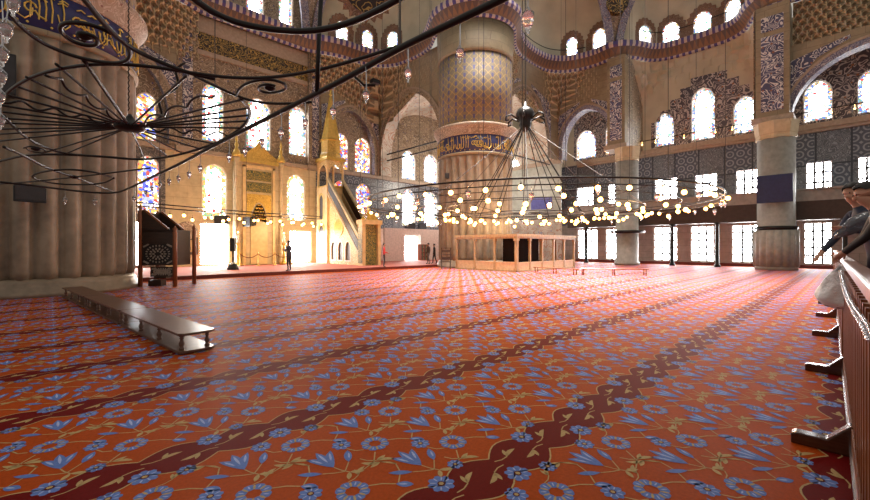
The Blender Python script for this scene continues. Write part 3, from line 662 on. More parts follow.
# ------------------------------------------------------------------ great fluted pillars
def great_pillar(c, label, where):
    o = thing('pillar', (c[0], c[1], 0), label, 'pillar')
    R = 2.6
    t = MB(); t.lathe((0, 0, 0), [(2.74, 0), (2.74, .12), (2.68, .16), (2.68, .26), (2.62, .3), (2.62, .38), (2.58, .44), (2.52, .5)], 64); t.build('plinth', 'pillar', o, True)
    t = MB(); t.lathe((0, 0, 0), [(R - .06, .48, 1), (R, .7, 1)] + [(R, z, 1) for z in (1.5, 3, 4.5, 6, 7.2)] + [(R, 7.45, 0)], 28 * 8, lobes=28, depth=.26, pw=.8); t.build('fluted_shaft', 'pillar', o, True)
    t = MB(); t.lathe((0, 0, 0), [(R + .02, 7.42), (R + .08, 7.46), (R + .08, 7.58), (R + .04, 7.6)], 64); t.build('lower_moulding', 'brownstone', o, True)
    t = MB(); t.lathe((0, 0, 0), [(R + .05, 7.58), (R + .05, 8.72)], 64); bnd = t.build('inscription_band', 'bandblue', o, True)
    # gilt lettering: tall stems, bowls and dots
    g = MB(); rg = random.Random(3)
    def pt(u, z, k=.075): a = u / (R + .05); return Vector(((R + k) * cos(a), (R + k) * sin(a), z))
    u = 0.0; per = 2 * pi * (R + .05)
    while u < per - .3:
        kind = rg.random(); w = .24 + rg.random() * .16
        if kind < .42: g.tube([pt(u, 7.82), pt(u + .02, 8.2), pt(u - .03, 8.62)], .020, 5)
        elif kind < .72: g.tube([pt(u, 8.12), pt(u + .06, 7.85), pt(u + w * .6, 7.76), pt(u + w, 7.9), pt(u + w * 1.05, 8.1)], .020, 5)
        else: g.tube([pt(u + w * .5 + .12 * cos(a), 8.12 + .13 * sin(a)) for a in [k * .7 for k in range(9)]] + [pt(u + w, 7.92), pt(u + w * 1.5, 7.86)], .026, 5)
        if rg.random() < .6: x = u + rg.random() * w; z = 8.3 + rg.random() * .25; g.tube([pt(x - .05, z), pt(x + .06, z + .07), pt(x + .16, z + .02)], .02, 4)
        if rg.random() < .5: x = u + rg.random() * w; g.tube([pt(x, 7.66), pt(x + .03, 7.70)], .03, 4)
        u += w * .46
    g.build('gilt_lettering', 'goldp', bnd)
    t = MB(); t.lathe((0, 0, 0), [(R + .06, 8.7), (R + .1, 8.76), (R + .12, 8.95), (R + .3, 9.2), (R + .36, 9.3), (R + .36, 9.42), (R + .02, 9.5)], 64); t.build('flared_capital', 'capital', o, True)
    t = MB(); t.lathe((0, 0, 0), [(R, 9.46), (R, 14.2)], 64); t.build('painted_drum', 'pierpaint', o, True)
    t = MB(); t.lathe((0, 0, 0), [(R + .06, 14.15), (R + .1, 14.3), (R + .04, 14.5), (R + .12, 16.2)], 64); t.build('plain_neck', 'brownstone', o, True)
    return o
great_pillar(LC, 'huge fluted marble pillar nearest the camera with dark speakers', 'l')
great_pillar(PC, 'huge fluted marble pillar standing behind the gilded lodge', 'c')

# ------------------------------------------------------------------ columns, gallery on the right
def round_column(x, y, r, label, collar, fl=False):
    o = thing('column', (x, y, 0), label, 'column')
    t = MB(); t.lathe((0, 0, 0), [(r * 1.12, 0), (r * 1.12, .2), (r, .3), (r, 8.0)], 40); t.build('shaft', 'parapet', o, True)
    t = MB(); t.lathe((0, 0, 0), [(r + .01, 7.95), (r + .1, 8.0), (r + .05, 8.15), (r + .1, 8.35), (r * 1.16, 8.75), (r * 1.2, 8.99)], 8); t.build('capital', 'marble', o)
    t = MB(); t.lathe((0, 0, 0), [(r + .005, 2.42), (r + collar, 2.46), (r + collar, 2.62), (r + .005, 2.66)], 40); t.build('collar', 'iron', o, True)
    if fl:
        t = MB(); t.lathe((0, 0, 0), [(r * 1.2, .2, 1), (r * 1.2, 2.4, 1)], 96, lobes=16, depth=.1); t.build('fluted_casing', 'parapet', o, True)
    return o
q1 = on_s(627, 32.2); round_column(32.2, q1, .8, 'slim round stone column with black collar left of the wall windows', .45)
q2 = on_s(776, 32.2); round_column(32.2, q2, .92, 'thick stone column with blue panel and black collar', .12, True)
t = MB(); t.box(31.12, 31.25, q2 - .86, q2 + .80, 4.05, 5.7); tag(t.build('blue_panel', 'navy'), 'dark blue painted panel mounted on the thick column', 'panel')
g = thing('gallery', (34.4, 5, 3.1), 'dark timber gallery with pale stone parapet along the right wall', 'gallery', kind='structure')
t = MB(); t.box(33.4, 35.4, -11, 17.5, 3.1, 3.35); t.box(33.3, 33.45, -11, 17.5, 3.05, 4.2); t.build('floor_beam', 'darkceil', g, origin=g.location)
t = MB(); t.box(33.3, 33.5, -11, 17.5, 4.2, 4.85); t.box(33.2, 33.55, -11, 17.5, 4.85, 4.97); t.build('parapet', 'parapet', g, origin=g.location)
for px in (672, 717, 586, 700 + 145):
    q = on_s(px, 33.4); p = MB(); p.lathe((0, 0, 0), [(.2, 0), (.2, .12), (.12, .2), (.11, 2.9), (.2, 3.08)], 14)
    o = p.build('gallery_post', 'iron', smooth=True); o.location = (33.45, q, 0)
    tag(o, 'slim dark post carrying the gallery, ' + {672: 'in front of the window right of the slim column', 717: 'in front of the middle floor window', 586: 'in the corner right of the gilded lodge', 845: 'behind the leaning visitors'}[px], 'post')
# iron rails with small bulbs along the ledge
ra = thing('ledge_rail', (SW - .6, 5, 10.0), 'thin iron rail with small bulbs along the right wall ledge', 'rail')
t = MB(); t.tube([(SW - .6, -6, 10.0), (SW - .6, 17, 10.0)], .035, 6)
for k in range(9): t.tube([(SW - .6, -5.5 + 2.7 * k, 10.0), (SW - .6, -5.5 + 2.7 * k, 9.28)], .02, 5)
t.build('rail', 'iron', ra, origin=ra.location)
for k in range(22):
    s = MB(); s.sphere((SW - .6, -5.2 + k, 9.72), .05, 8, 5); s.tube([(SW - .6, -5.2 + k, 9.77), (SW - .6, -5.2 + k, 10.0)], .01, 4); s.build('small_bulb', 'candlelight', ra, origin=ra.location)
for a, b, wd in (((21.4, 28.3, 9.5), (21.4, 21.0, 9.5), 'across the tall open arch, upper'), ((21.4, 28.3, 8.95), (21.4, 21.0, 8.95), 'across the tall open arch, lower'), ((24.3, 18.3, 8.6), (31.6, 18.3, 8.6), 'across the pointed arch beside the central pillar')):
    t = MB(); t.tube([a, b], .06, 8); tag(t.build('tie_rod', 'iron'), 'black iron tie rod ' + wd, 'tie rod')
for (px0, px1, s_, z, wd) in ((522, 607, 0, 18.0, 'middle half dome'), (607, 750, 1, 18.4, 'right half dome')):
    pts = smooth(exB[1:-1] if not s_ else exC[1:-1], 2); t = MB(); t.tube([(p[0] - .5 * (0 if s_ else 0), p[1] - .3, z) for p in pts], .035, 6)
    tag(t.build('drum_rail', 'iron'), 'thin iron rail crossing the small windows of the ' + wd, 'rail')
# ------------------------------------------------------------------ carpet woven with flowers
def mcarpet(name, col, rough=.6, spec=.06):
    m, nt, b = mk(name, rough, 0, spec); v = objvec(nt)
    n = noi(nt, v, .35, 3); n2 = noi(nt, v, 45, 3)
    f = mth(nt, 'ADD', mth(nt, 'MULTIPLY', n, .5), mth(nt, 'MULTIPLY', n2, .5))
    L(nt, ramp(nt, f, [(.3, tuple(x * .72 for x in col)), (.7, tuple(min(1, x * 1.25) for x in col))]), b.inputs['Base Color'])
    pass
    bump(nt, b, noi(nt, v, 160, 2), .25, .004); return m
M['c_base'] = mcarpet('orange red carpet pile', (.43, .066, .007))
M['c_dark'] = mcarpet('dark red carpet pile', (.15, .004, .004))
M['c_blue'] = mcarpet('blue carpet pile', (.13, .22, .56))
M['c_pale'] = mcarpet('pale blue carpet pile', (.42, .50, .80))
M['c_cream'] = mcarpet('cream carpet pile', (.52, .37, .17))
M['c_ink'] = mcarpet('ink red carpet pile', (.10, .012, .02))
PX, PY = .86, 1.6
cell = []      # (points, layer, material)
def poly(pts, lay, mi): cell.append((pts, lay, mi))
def ribbon(pts, w, lay, mi):
    for i in range(len(pts) - 1):
        a, b = Vector(pts[i]), Vector(pts[i + 1]); n = Vector((-(b - a).y, (b - a).x)).normalized() * w / 2
        poly([a - n, b - n, b + n, a + n], lay, mi)
def rot(p, c, a, s=1.0): return (c[0] + s * (p[0] * cos(a) - p[1] * sin(a)), c[1] + s * (p[0] * sin(a) + p[1] * cos(a)))
def lens(c, a, l, w, lay, mi, bend=0.0):
    up = [(l * t, w / 2 * sin(pi * t) ** .8 + bend * sin(pi * t)) for t in (0, .2, .4, .6, .8, 1)]; dn = [(l * t, -w / 2 * sin(pi * t) ** .8 + bend * sin(pi * t)) for t in (.8, .6, .4, .2)]
    poly([rot(p, c, a) for p in up + dn], lay, mi)
def rosette(c, r, ph=0.0):
    K = 24; poly([rot((r * (1 if k % 3 else .8) * cos(2 * pi * k / K), r * (1 if k % 3 else .8) * sin(2 * pi * k / K)), c, ph) for k in range(K)], 2, 2)
    for k in range(8): lens(rot((r * .35, 0), c, ph + k * pi / 4), ph + k * pi / 4, r * .5, r * .12, 3, 3)
    poly([rot((r * .3 * cos(k * pi / 4), r * .3 * sin(k * pi / 4)), c, 0) for k in range(8)], 3, 5); poly([rot((r * .2 * cos(k * pi / 3), r * .2 * sin(k * pi / 3)), c, 0) for k in range(6)], 4, 4)
def ring(c, r):
    for k in range(8):
        a = k * pi / 4; cc = rot((r * .72, 0), c, a)
        poly([rot((r * .34 * cos(q * pi / 5) * (1 if q % 5 else .9), r * .36 * sin(q * pi / 5)), cc, a) for q in range(10)], 2, 2); lens(rot((r * .42, 0), c, a + pi / 8), a + pi / 8, r * .55, r * .16, 3, 4)
        lens(rot((r * .55, 0), c, a), a, r * .4, r * .1, 3, 3)
def tulip(c, s=1.0, a=0.0):
    up = a + pi / 2; base = rot((0, -.06), c, a, s)
    lens(base, up, .27 * s, .075 * s, 3, 2); lens(base, up + .42, .25 * s, .07 * s, 2, 2, -.02 * s); lens(base, up - .42, .25 * s, .07 * s, 2, 2, .02 * s)
    lens(rot((0, .02), c, a, s), up, .16 * s, .02 * s, 4, 3); lens(rot((-.03, .03), c, a, s), up + .4, .12 * s, .018 * s, 3, 3); lens(rot((.03, .03), c, a, s), up - .4, .12 * s, .018 * s, 3, 3)
    bb = rot((.115, -.07), c, a, s); lens(bb, up - .5, .17 * s, .06 * s, 3, 2); lens(rot((.145, -.03), c, a, s), up - .5, .08 * s, .016 * s, 4, 3)
    lens(rot((-.1, -.08), c, a, s), up + .9, .17 * s, .05 * s, 3, 2)
    ribbon([base, rot((.02, -.13), c, a, s), rot((.05, -.19), c, a, s)], .009 * s, 2, 4); ribbon([bb, rot((.06, -.13), c, a, s), rot((.03, -.16), c, a, s)], .009 * s, 2, 4); ribbon([rot((-.1, -.08), c, a, s), rot((-.03, -.13), c, a, s), rot((.03, -.16), c, a, s)], .009 * s, 2, 4)
    lens(rot((.05, -.19), c, a, s), a - .6, .10 * s, .04 * s, 3, 4); lens(rot((.05, -.19), c, a, s), a - 2.2, .09 * s, .035 * s, 3, 4)
def sprig(c, a, s=1.0):
    lens(c, a, .13 * s, .035 * s, 2, 4, .015); lens(c, a + .8, .09 * s, .03 * s, 2, 4); ribbon([c, rot((-.06, .01), c, a, s), rot((-.11, .04), c, a, s)], .009 * s, 2, 4)
K = 16
top = [(PX * k / K, .105 + .10 * abs(sin(2 * pi * k / K))) for k in range(K + 1)]
poly(top + [(x, -y) for x, y in top[::-1]], 1, 1); ribbon(top, .011, 2, 4); ribbon([(x, -y) for x, y in top], .011, 2, 4)
rosette((.0, .13), .085); rosette((.43, -.13), .085, .3); sprig((.12, .02), .5); sprig((.33, -.02), 3.6); sprig((.55, .04), .2); sprig((.76, -.03), 3.4)
for i, y in enumerate((.42, .80, 1.18)):
    x0 = (.0, .43, .0)[i]
    tulip((x0 + .05, y + .0), .92); ring((x0 + .43, y + .02), .10); rosette((x0 + .24, y + .17), .07, .2)
    ribbon([(x0 + .24, y + .10), (x0 + .27, y + .03), (x0 + .32, y)], .009, 2, 4); ribbon([(x0 + .53, y), (x0 + .60, y - .04), (x0 + .66, y - .10)], .010, 2, 4); lens((x0 + .66, y - .10), -.8, .11, .06, 2, 2); lens((x0 + .67, y - .11), -.8, .06, .016, 3, 3)
    ribbon([(x0 + .10, y - .18), (x0 + .18, y - .21), (x0 + .28, y - .18), (x0 + .36, y - .08)], .009, 2, 4); ribbon([(x0 + .68, y - .10), (x0 + .76, y - .02), (x0 + .80, y + .08), (x0 + .74, y + .17)], .009, 2, 4)
    sprig((x0 + .74, y + .17), 2.5); sprig((x0 + .30, y - .18), -.6); sprig((x0 + .55, y + .14), .6, .8)
rosette((.64, 1.38), .06); rosette((.22, .22), .055)
cv = MB(); cv.box(-8.0, 35.2, -9.0, 19.94, -.012, 0, 0)
for ix in range(-9, 41):
    for iy in range(-3, 13):
        ox, oy = ix * PX, iy * PY
        D = ox * CA + oy * SA; X = ox * SA - oy * CA
        if D < .2 or abs(X) > D * 1.2 + 3 or oy + 1.4 > 19.9 or ox > 33.8: continue
        far = D > 17
        for pts, lay, mi in cell:
            if far and lay > 2: continue
            n0 = len(cv.v); cv.v += [(p[0] + ox, p[1] + oy, .0006 * lay) for p in pts]; cv.f.append(list(range(n0, n0 + len(pts)))); cv.m.append(mi); cv.uv.append(None)
cp = cv.build('carpet', ['c_base', 'c_dark', 'c_blue', 'c_pale', 'c_cream', 'c_ink'], fix=False)
tag(cp, 'wall to wall orange red prayer carpet with blue tulips and dark red row stripes', 'carpet', kind='structure')

# ------------------------------------------------------------------ low shoe benches
def shoe_bench(name, a, b, w, h, label, nsp, group=None, wood='bench', low=True):
    """long low bench of two boards on turned posts, from a to b (centre line), width w"""
    a, b = Vector(a), Vector(b); L_ = (b - a).length; ang = atan2(b.y - a.y, b.x - a.x)
    o = thing(name, (a.x, a.y, 0), label, 'bench', group, ang)
    def board(nm, z0, z1, ch=.06):
        t = MB(); pl = [(ch, -w / 2), (L_ - ch, -w / 2), (L_, -w / 2 + ch), (L_, w / 2 - ch), (L_ - ch, w / 2), (ch, w / 2), (0, w / 2 - ch), (0, -w / 2 + ch)]
        t.prism(pl, lambda u, v, d: Vector((u, v, d)), z0, z1); ob = t.build(nm, wood, o)
        md = ob.modifiers.new('b', 'BEVEL'); md.width = .006; md.segments = 2; md.limit_method = 'ANGLE'
    board('top_board', h - .032, h)
    zb = .0
    if low: board('bottom_board', .015, .05); zb = .05
    for i in range(nsp):
        for sd in (-1, 1):
            x = .14 + (L_ - .28) * i / (nsp - 1); hh = h - .03 - zb
            p = MB(); p.lathe((x, sd * (w / 2 - .07), zb), [(.034, 0), (.034, hh * .1), (.022, hh * .16), (.030, hh * .28), (.036, hh * .4), (.024, hh * .55), (.016, hh * .66), (.030, hh * .74), (.018, hh * .8), (.034, hh * .9), (.034, hh)], 12)
            p.build('turned_post', wood, o, True)
    if low:
        t = MB()
        for x in (.3, L_ - .3): t.box(x - .05, x + .05, -w / 2 + .05, w / 2 - .05, 0, .016)
        t.build('batten', wood, o)
    return o
e0 = (1.46, 6.15); e3 = (.46, 15.55)
def lerp2(f): return (e0[0] + (e3[0] - e0[0]) * f, e0[1] + (e3[1] - e0[1]) * f)
for f0, f1, lb in ((0, .325, 'dark wooden shoe bench of two boards, the unit nearest the camera'), (.328, .66, 'dark wooden shoe bench, the middle unit of the row'), (.663, .985, 'dark wooden shoe bench, the unit ending at the nearest pillar')):
    shoe_bench('shoe_bench', lerp2(f0), lerp2(f1), .46, .285, lb, 4, 'shoe benches in a row beside the nearest pillar')
p1 = atz(580, 275, 0); p2 = atz(648, 275.5, 0); p3 = atz(528, 272, 0)
d = (p2 - p1).normalized()
shoe_bench('low_bench', p1, p2, .4, .33, 'low brown bench on the open carpet to the right of the gilded lodge', 3, None, 'fence', False)
shoe_bench('low_bench', p3 + Vector((.1, -.35, 0)), p1 - d * .12, .36, .30, 'low brown bench directly in front of the gilded lodge', 3, None, 'fence', False)

# ------------------------------------------------------------------ muezzin lodge round the central pillar
X0, X1, Y0, Y1 = 18.6, 25.2, 12.8, 17.4
M['boarding'] = pm('dark brown curtain', (.010, .007, .006), .9, spec=.05)
lo = thing('prayer_lodge', (X0, Y0, 0), 'low gilded wooden lodge with open bays at the foot of the central pillar', 'lodge')
t = MB(); pl = [(X0 - .12, Y0 - .12), (X1 + .12, Y0 - .12), (X1 + .12, Y0 + 2.6), (X0 + .6, Y0 + 2.6), (X0 + .35, Y1), (X0 - .12, Y1)]
t.prism(pl, lambda u, v, d: Vector((u, v, d)), 1.98, 2.12); t.prism(offset(pl, .08), lambda u, v, d: Vector((u, v, d)), 1.88, 1.98); t.build('deck', 'lodge', lo, origin=lo.location)
t = MB(); t.prism(offset(pl, .04), lambda u, v, d: Vector((u, v, d)), 0, .1); t.build('plinth', 'lodge', lo, origin=lo.location)
posts = [(X0, Y0)] + [(X0, Y0 + 1.5 * k) for k in (1, 2, 3)] + [(X0 + 1.32 * k, Y0) for k in range(1, 6)] + [(X1, Y0 + 1.3), (X1, Y0 + 2.5)]
for i, (x, y) in enumerate(posts):
    w = .16 if i == 0 else .11
    t = MB(); t.box(x - w / 2, x + w / 2, y - w / 2, y + w / 2, .1, 1.9); t.box(x - w * .75, x + w * .75, y - w * .75, y + w * .75, 1.74, 1.88); t.box(x - w * .7, x + w * .7, y - w * .7, y + w * .7, .1, .2); t.build('post', 'lodge', lo, origin=lo.location)
for k in range(3):
    t = MB(); t.box(X0 - .02, X0 + .02, Y0 + 1.5 * k + .06, Y0 + 1.5 * k + 1.44, .1, .52); t.box(X0 - .04, X0 + .04, Y0 + 1.5 * k + .06, Y0 + 1.5 * k + 1.44, .5, .56); t.build('low_panel', 'lodgepanel', lo, origin=lo.location)
for k in range(5):
    t = MB(); t.box(X0 + 1.32 * k + .06, X0 + 1.32 * k + 1.26, Y0 - .02, Y0 + .02, .1, .5); t.box(X0 + 1.32 * k + .06, X0 + 1.32 * k + 1.26, Y0 - .04, Y0 + .04, .48, .54); t.build('low_panel', 'lodgepanel', lo, origin=lo.location)
t = MB(); t.box(X0 + .3, X0 + 2.75, Y0 + .3, Y0 + .36, .1, 1.88); t.box(X0 + .3, X0 + .36, Y0 + .36, Y0 + 1.15, .1, 1.88); t.build('bay_dark_board', 'boarding', lo, origin=lo.location)  # near-black boards added to give the lodge bays their dark interior
t = MB(); t.box(33.1, 33.14, on_s(552, 33.1), on_s(531, 33.1), 4.9, 6.0); o = t.build('banner', 'bluecloth'); tag(o, 'violet blue cloth banner hung on the far bay wall above the lodge', 'banner')
# dark folding rack at the left end of the lodge
b0 = at_q(446, 260, 17.9); b0.z = 0
rk = thing('folding_rack', b0, 'dark folding wooden rack at the left end of the gilded lodge', 'rack', rz=AN - pi / 2)
for x in (-.28, .28):
    for y in (-.3, .3):
        t = MB(); t.beam((x, y, 0), (x, -y * .6, 1.35), .05, .05); t.build('leg', 'darkwood', rk)
for z in (.45, .9, 1.32):
    t = MB(); t.box(-.34, .34, -.2, .2, z - .02, z + .02); t.build('shelf', 'darkwood', rk)
for z in (.6, 1.05):
    t = MB(); t.box(-.3, .3, -.22, -.19, z, z + .16); t.build('carved_panel', 'darkwood', rk)

# ------------------------------------------------------------------ prayer niche
nx = on_q(260, QW - .5)
mh = thing('prayer_niche', (nx, QW, .15), 'tall golden prayer niche with gilt gable and green inscription panels', 'prayer niche', kind='structure')
def zq(y, px=260, q=QW - .5): return at_q(px, y, q).z
wN = (on_q(284, QW - .4) - on_q(236, QW - .4))
mN = mapQ(QW)
o_ = mh.location
t = MB(); t.prism(rect(nx - wN / 2, nx + wN / 2, .15, 7.5), mN, -.3, 0); t.build('marble_surround', 'marble', mh, origin=o_)
for sx in (-1, 1):
    t = MB(); t.lathe((nx + sx * wN * .46, QW - .42, .15), [(.2, 0), (.2, .3), (.12, .4), (.11, 6.9), (.2, 7.1), (.22, 7.3)], 16); t.build('corner_shaft', 'marble', mh, True, origin=o_)
    t = MB(); t.lathe((nx + sx * wN * .46, QW - .42, 7.45), [(.24, 0), (.3, .15), (.2, .4), (.08, .6), (.14, .8), (.05, 1.0), (.1, 1.15), (.001, 1.6)], 14); t.build('finial', 'goldp', mh, True, origin=o_)
t = MB(); t.prism([(nx - wN * .4, 7.35), (nx + wN * .4, 7.35), (nx + wN * .4, 7.6), (nx + wN * .22, 7.95), (nx + wN * .1, 8.3), (nx, 8.75), (nx - wN * .1, 8.3), (nx - wN * .22, 7.95), (nx - wN * .4, 7.6)], mN, -.45, -.1); t.build('gilt_gable', 'gold', mh, origin=o_)
t = MB(); t.prism(rect(nx - wN * .52, nx + wN * .52, 7.2, 7.42), mN, -.5, 0); t.build('cornice_moulding', 'goldp', mh, origin=o_)
wi = wN * .56
t = MB()
for a, b, c, d_ in ((nx - wi / 2 - .18, nx - wi / 2, .15, 7.0), (nx + wi / 2, nx + wi / 2 + .18, .15, 7.0), (nx - wi / 2 - .18, nx + wi / 2 + .18, 6.85, 7.03)): t.prism(rect(a, b, c, d_), mN, -.42, -.28)
t.build('inner_frame', 'minbar', mh, origin=o_)
for z in (6.0, 5.2):
    t = MB(); t.prism(rect(nx - wi * .46, nx + wi * .46, z, z + .68), mN, -.35, -.29); t.build('inscription_panel', 'script_green', mh, origin=o_)
t = MB(); t.prism(rect(nx - wi * .46, nx + wi * .46, 3.5, 5.05), mN, -.34, -.29); t.build('gilt_field', 'gold', mh, origin=o_)
t = MB(); ao = arch(wi * .62, .2, 4.5, 1.2, u=nx)
for k in range(7):
    f = 1 - k / 8
    oo = [(nx + (a - nx) * f, .2 + (b - .2) * (1 - .0 * k) - max(0, b - 3.3) * .08 * k) for a, b in ao]
    t.prism(oo, mN, -.36 + .0 * k, -.355 + .003 * k)
t.build('niche_hood', 'marble', mh, origin=o_)
t = MB(); t.prism(arch(wi * .62, .2, 3.2, .3, u=nx), mN, -.37, -.35); t.build('niche_panel', 'minbar', mh, origin=o_)
for k in range(5):
    t = MB(); z = 3.35 + k * .24; w = wi * .62 * (1 - k * .18)
    for i in range(max(1, 6 - k)):
        t.sphere((nx - w / 2 + w * (i + .5) / max(1, 6 - k), QW - .37, z), w / max(1, 6 - k) * .5, 8, 5)
    t.build('stalactite_row', 'goldp', mh, True, origin=o_)
# candle stands and low rail before the niche
for px, wd in ((238, 'left'), (284, 'right')):
    x = on_q(px, 27.8); o = thing('candle_stand', (x, 27.8, .15), 'tall brass candle stand at the %s of the prayer niche' % wd, 'candle stand')
    t = MB(); t.lathe((0, 0, 0), [(.28, 0), (.26, .12), (.1, .25), (.12, .6), (.07, .8), (.12, 1.1), (.06, 1.3), (.16, 1.45), (.16, 1.5)], 16); t.build('stand', 'goldp', o, True)
    t = MB(); t.lathe((0, 0, 1.5), [(.08, 0), (.08, .55), (.001, .6)], 12); t.build('candle', 'white', o, True)
    t = MB(); t.sphere((0, 0, 2.2), .06, 8, 5); t.build('flame_bulb', 'candlelight', o)
ro = thing('rope_barrier', (nx, 27.3, .15), 'low rope barrier across the foot of the golden niche', 'barrier')
for k in range(4):
    x = -1.7 + 3.4 * k / 3; t = MB(); t.lathe((x, 0, 0), [(.13, 0), (.13, .04), (.03, .06), (.03, .8), (.06, .84), (.001, .9)], 12); t.build('post', 'goldp', ro, True)
for k in range(3):
    a = -1.7 + 3.4 * k / 3; t = MB(); t.tube([(a + 3.4 / 3 * i / 8, 0, .78 - .25 * (1 - (i / 4 - 1) ** 2)) for i in range(9)], .025, 6); t.build('rope', 'redtrim', ro)
# disc and framed plaque left of the bright doorway
x = on_q(187, QW - .1); z = zq(231, 187); t = MB(); t.lathe((0, 0, 0), [(.62, -.05), (.62, .0), (.5, .04), (.3, .02), (.001, .05)], 32); o = t.build('carved_roundel', 'capital'); o.rotation_euler = (pi / 2, 0, 0); o.location = (x, QW - .06, z)
tag(o, 'round carved stone roundel above the plaque left of the doorway', 'roundel')
xa, xb = on_q(181, QW - .1), on_q(198, QW - .1); o = thing('wall_plaque', ((xa + xb) / 2, QW - .06, zq(246, 189)), 'framed brown plaque on the marble wall left of the doorway', 'plaque')
t = MB(); w = (xb - xa) / 2; t.box(-w, w, -.03, .05, -.55, .55); t.build('frame', 'darkwood', o); t = MB(); t.box(-w * .8, w * .8, -.05, -.03, -.38, .38); t.build('panel', 'lodge', o)

# ------------------------------------------------------------------ pulpit with its stair
mx = 15.6; my1 = 28.6; my0 = 22.3; hw_ = .62
mb = thing('pulpit', (mx, my1, .15), 'gilded marble pulpit with steep stair and conical spire', 'pulpit'); o_ = mb.location
zt = 7.0       # landing height at y = 27.2
yl = 27.0
mP = lambda x: (lambda u, v, d: Vector((x + d, u, v)))
tri = [(my0 + .7, .3), (yl, .3), (yl, 5.3), (my0 + .7, .75)]
for sx, nm in ((-1, 'side_panel'), (1, 'side_panel')):
    hol = [arch(.62, .45, 1.75, .4, u=my0 + 2.0 + k * .98) for k in range(3)]
    outer = [(my0 + .7, .15), (yl, .15), (yl, 5.4), (my0 + .7, 1.0)]
    if sx < 0:
        s = holed(nm, outer, hol, mP(mx - hw_), .25, ['minbarcarve'], mb); s.location = -o_
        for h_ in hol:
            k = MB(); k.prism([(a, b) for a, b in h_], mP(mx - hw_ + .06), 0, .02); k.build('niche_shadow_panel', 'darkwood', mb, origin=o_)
            k = MB(); e = offset(h_, -.07); n = len(h_); v = [mP(mx - hw_)(a, b, -.03) for a, b in h_] + [mP(mx - hw_)(a, b, -.03) for a, b in e]; k.add(v, [(i, (i + 1) % n, n + (i + 1) % n, n + i) for i in range(n)]); k.build('niche_moulding', 'white', mb, origin=o_, fix=False)
        k = MB(); c_ = (yl - 1.5, 2.75)
        k.prism([(c_[0] + .62 * cos(a * pi / 12), c_[1] + .62 * sin(a * pi / 12)) for a in range(24)], mP(mx - hw_), -.04, 0); k.build('rosette', 'gold', mb, origin=o_)
    else:
        k = MB(); k.prism(outer, mP(mx + hw_), -.1, 0); k.build(nm, 'minbarcarve', mb, origin=o_)
t = MB(); n = 22
for i in range(n):
    y = my0 + .75 + (yl - my0 - .75) * i / n; z = 1.0 + (5.2 - 1.0) * (i + 1) / n; t.box(mx - hw_ + .1, mx + hw_ - .1, y, y + (yl - my0 - .75) / n + .01, .3, z - .6)
t.build('stair', 'redcarpet', mb, origin=o_)
for sx in (-1, 1):
    t = MB(); x = mx + sx * hw_; t.prism([(my0 + .55, .95), (yl, 5.35), (yl, 6.35), (my0 + .55, 1.95)], mP(x), -.06, .06); t.build('parapet_panel', 'minbar', mb, origin=o_)
    t = MB(); t.prism([(my0 + .5, 1.93), (yl, 6.33), (yl, 6.55), (my0 + .5, 2.15)], mP(x), -.1, .1); t.prism([(my0 + .5, .85), (yl, 5.25), (yl, 5.45), (my0 + .5, 1.05)], mP(x), -.1, .1); t.build('handrail', 'marble', mb, origin=o_)
    t = MB(); t.prism([(my0 + .62, 1.2), (yl - .1, 5.55), (yl - .1, 6.25), (my0 + .62, 1.85)], mP(x), -.09, .09); t.build('parapet_fretwork', 'darkwood', mb, origin=o_)
# tower: body with arches, open kiosk, cornice, cone
t = MB(); t.box(mx - hw_ - .12, mx + hw_ + .12, yl, my1, .15, 5.9); t.build('tower_base', 'minbar', mb, origin=o_)
for y, w, z0, z1 in ((yl + .8, .75, .5, 3.0), (yl + .8, .55, 3.5, 5.3)):
    t = MB(); t.prism(arch(w, z0, z1, w * .6, u=y), mP(mx - hw_ - .12), -.015, .01); t.build('blind_arch', 'darkwood', mb, origin=o_)
    t = MB(); e0_ = arch(w + .2, z0 - .05, z1 + .16, w * .62, u=y); e1_ = arch(w, z0, z1, w * .6, u=y); n = len(e0_)
    v = [mP(mx - hw_ - .12)(a, b, -.05) for a, b in e0_] + [mP(mx - hw_ - .12)(a, b, -.05) for a, b in e1_]; t.add(v, [(i, (i + 1) % n, n + (i + 1) % n, n + i) for i in range(n)]); t.build('arch_moulding', 'goldp', mb, origin=o_, fix=False)
for x in (mx - hw_ - .02, mx + hw_ + .02):
    for y in (yl + .1, my1 - .1):
        t = MB(); t.lathe((x, y, 5.9), [(.13, 0), (.13, .15), (.09, .2), (.085, 1.75), (.15, 1.95)], 12); t.build('kiosk_column', 'minbar', mb, True, origin=o_)
for x0_, y0_, x1_, y1_ in ((mx - hw_, yl + .1, mx - hw_, my1 - .1), (mx - hw_, yl + .1, mx + hw_, yl + .1)):
    t = MB(); mm = (lambda u, v, d: Vector((mx - hw_ - .02 + d, u, v))) if x0_ == x1_ else (lambda u, v, d: Vector((u, yl + .1 + d, v)))
    u0, u1 = (yl + .1, my1 - .1) if x0_ == x1_ else (mx - hw_, mx + hw_)
    a_ = arch((u1 - u0) * .8, 5.9, 7.6, .6, u=(u0 + u1) / 2)[2:]
    outer = [(u0, 7.0)] + [(p[0], p[1]) for p in a_[::-1]] + [(u1, 7.0), (u1, 7.95), (u0, 7.95)]
    t.prism(outer, mm, -.04, .04); t.build('kiosk_arch', 'minbarcarve', mb, origin=o_)
t = MB(); t.box(mx - hw_ - .1, mx + hw_ + .1, yl - .05, my1 + .0, 5.85, 6.0); t.build('kiosk_sill', 'goldp', mb, origin=o_); t = MB(); t.box(mx - hw_ - .2, mx + hw_ + .2, yl - .1, my1 + .02, 7.9, 8.15); t.build('kiosk_cornice', 'goldp', mb, origin=o_)
yc = (yl + my1) / 2
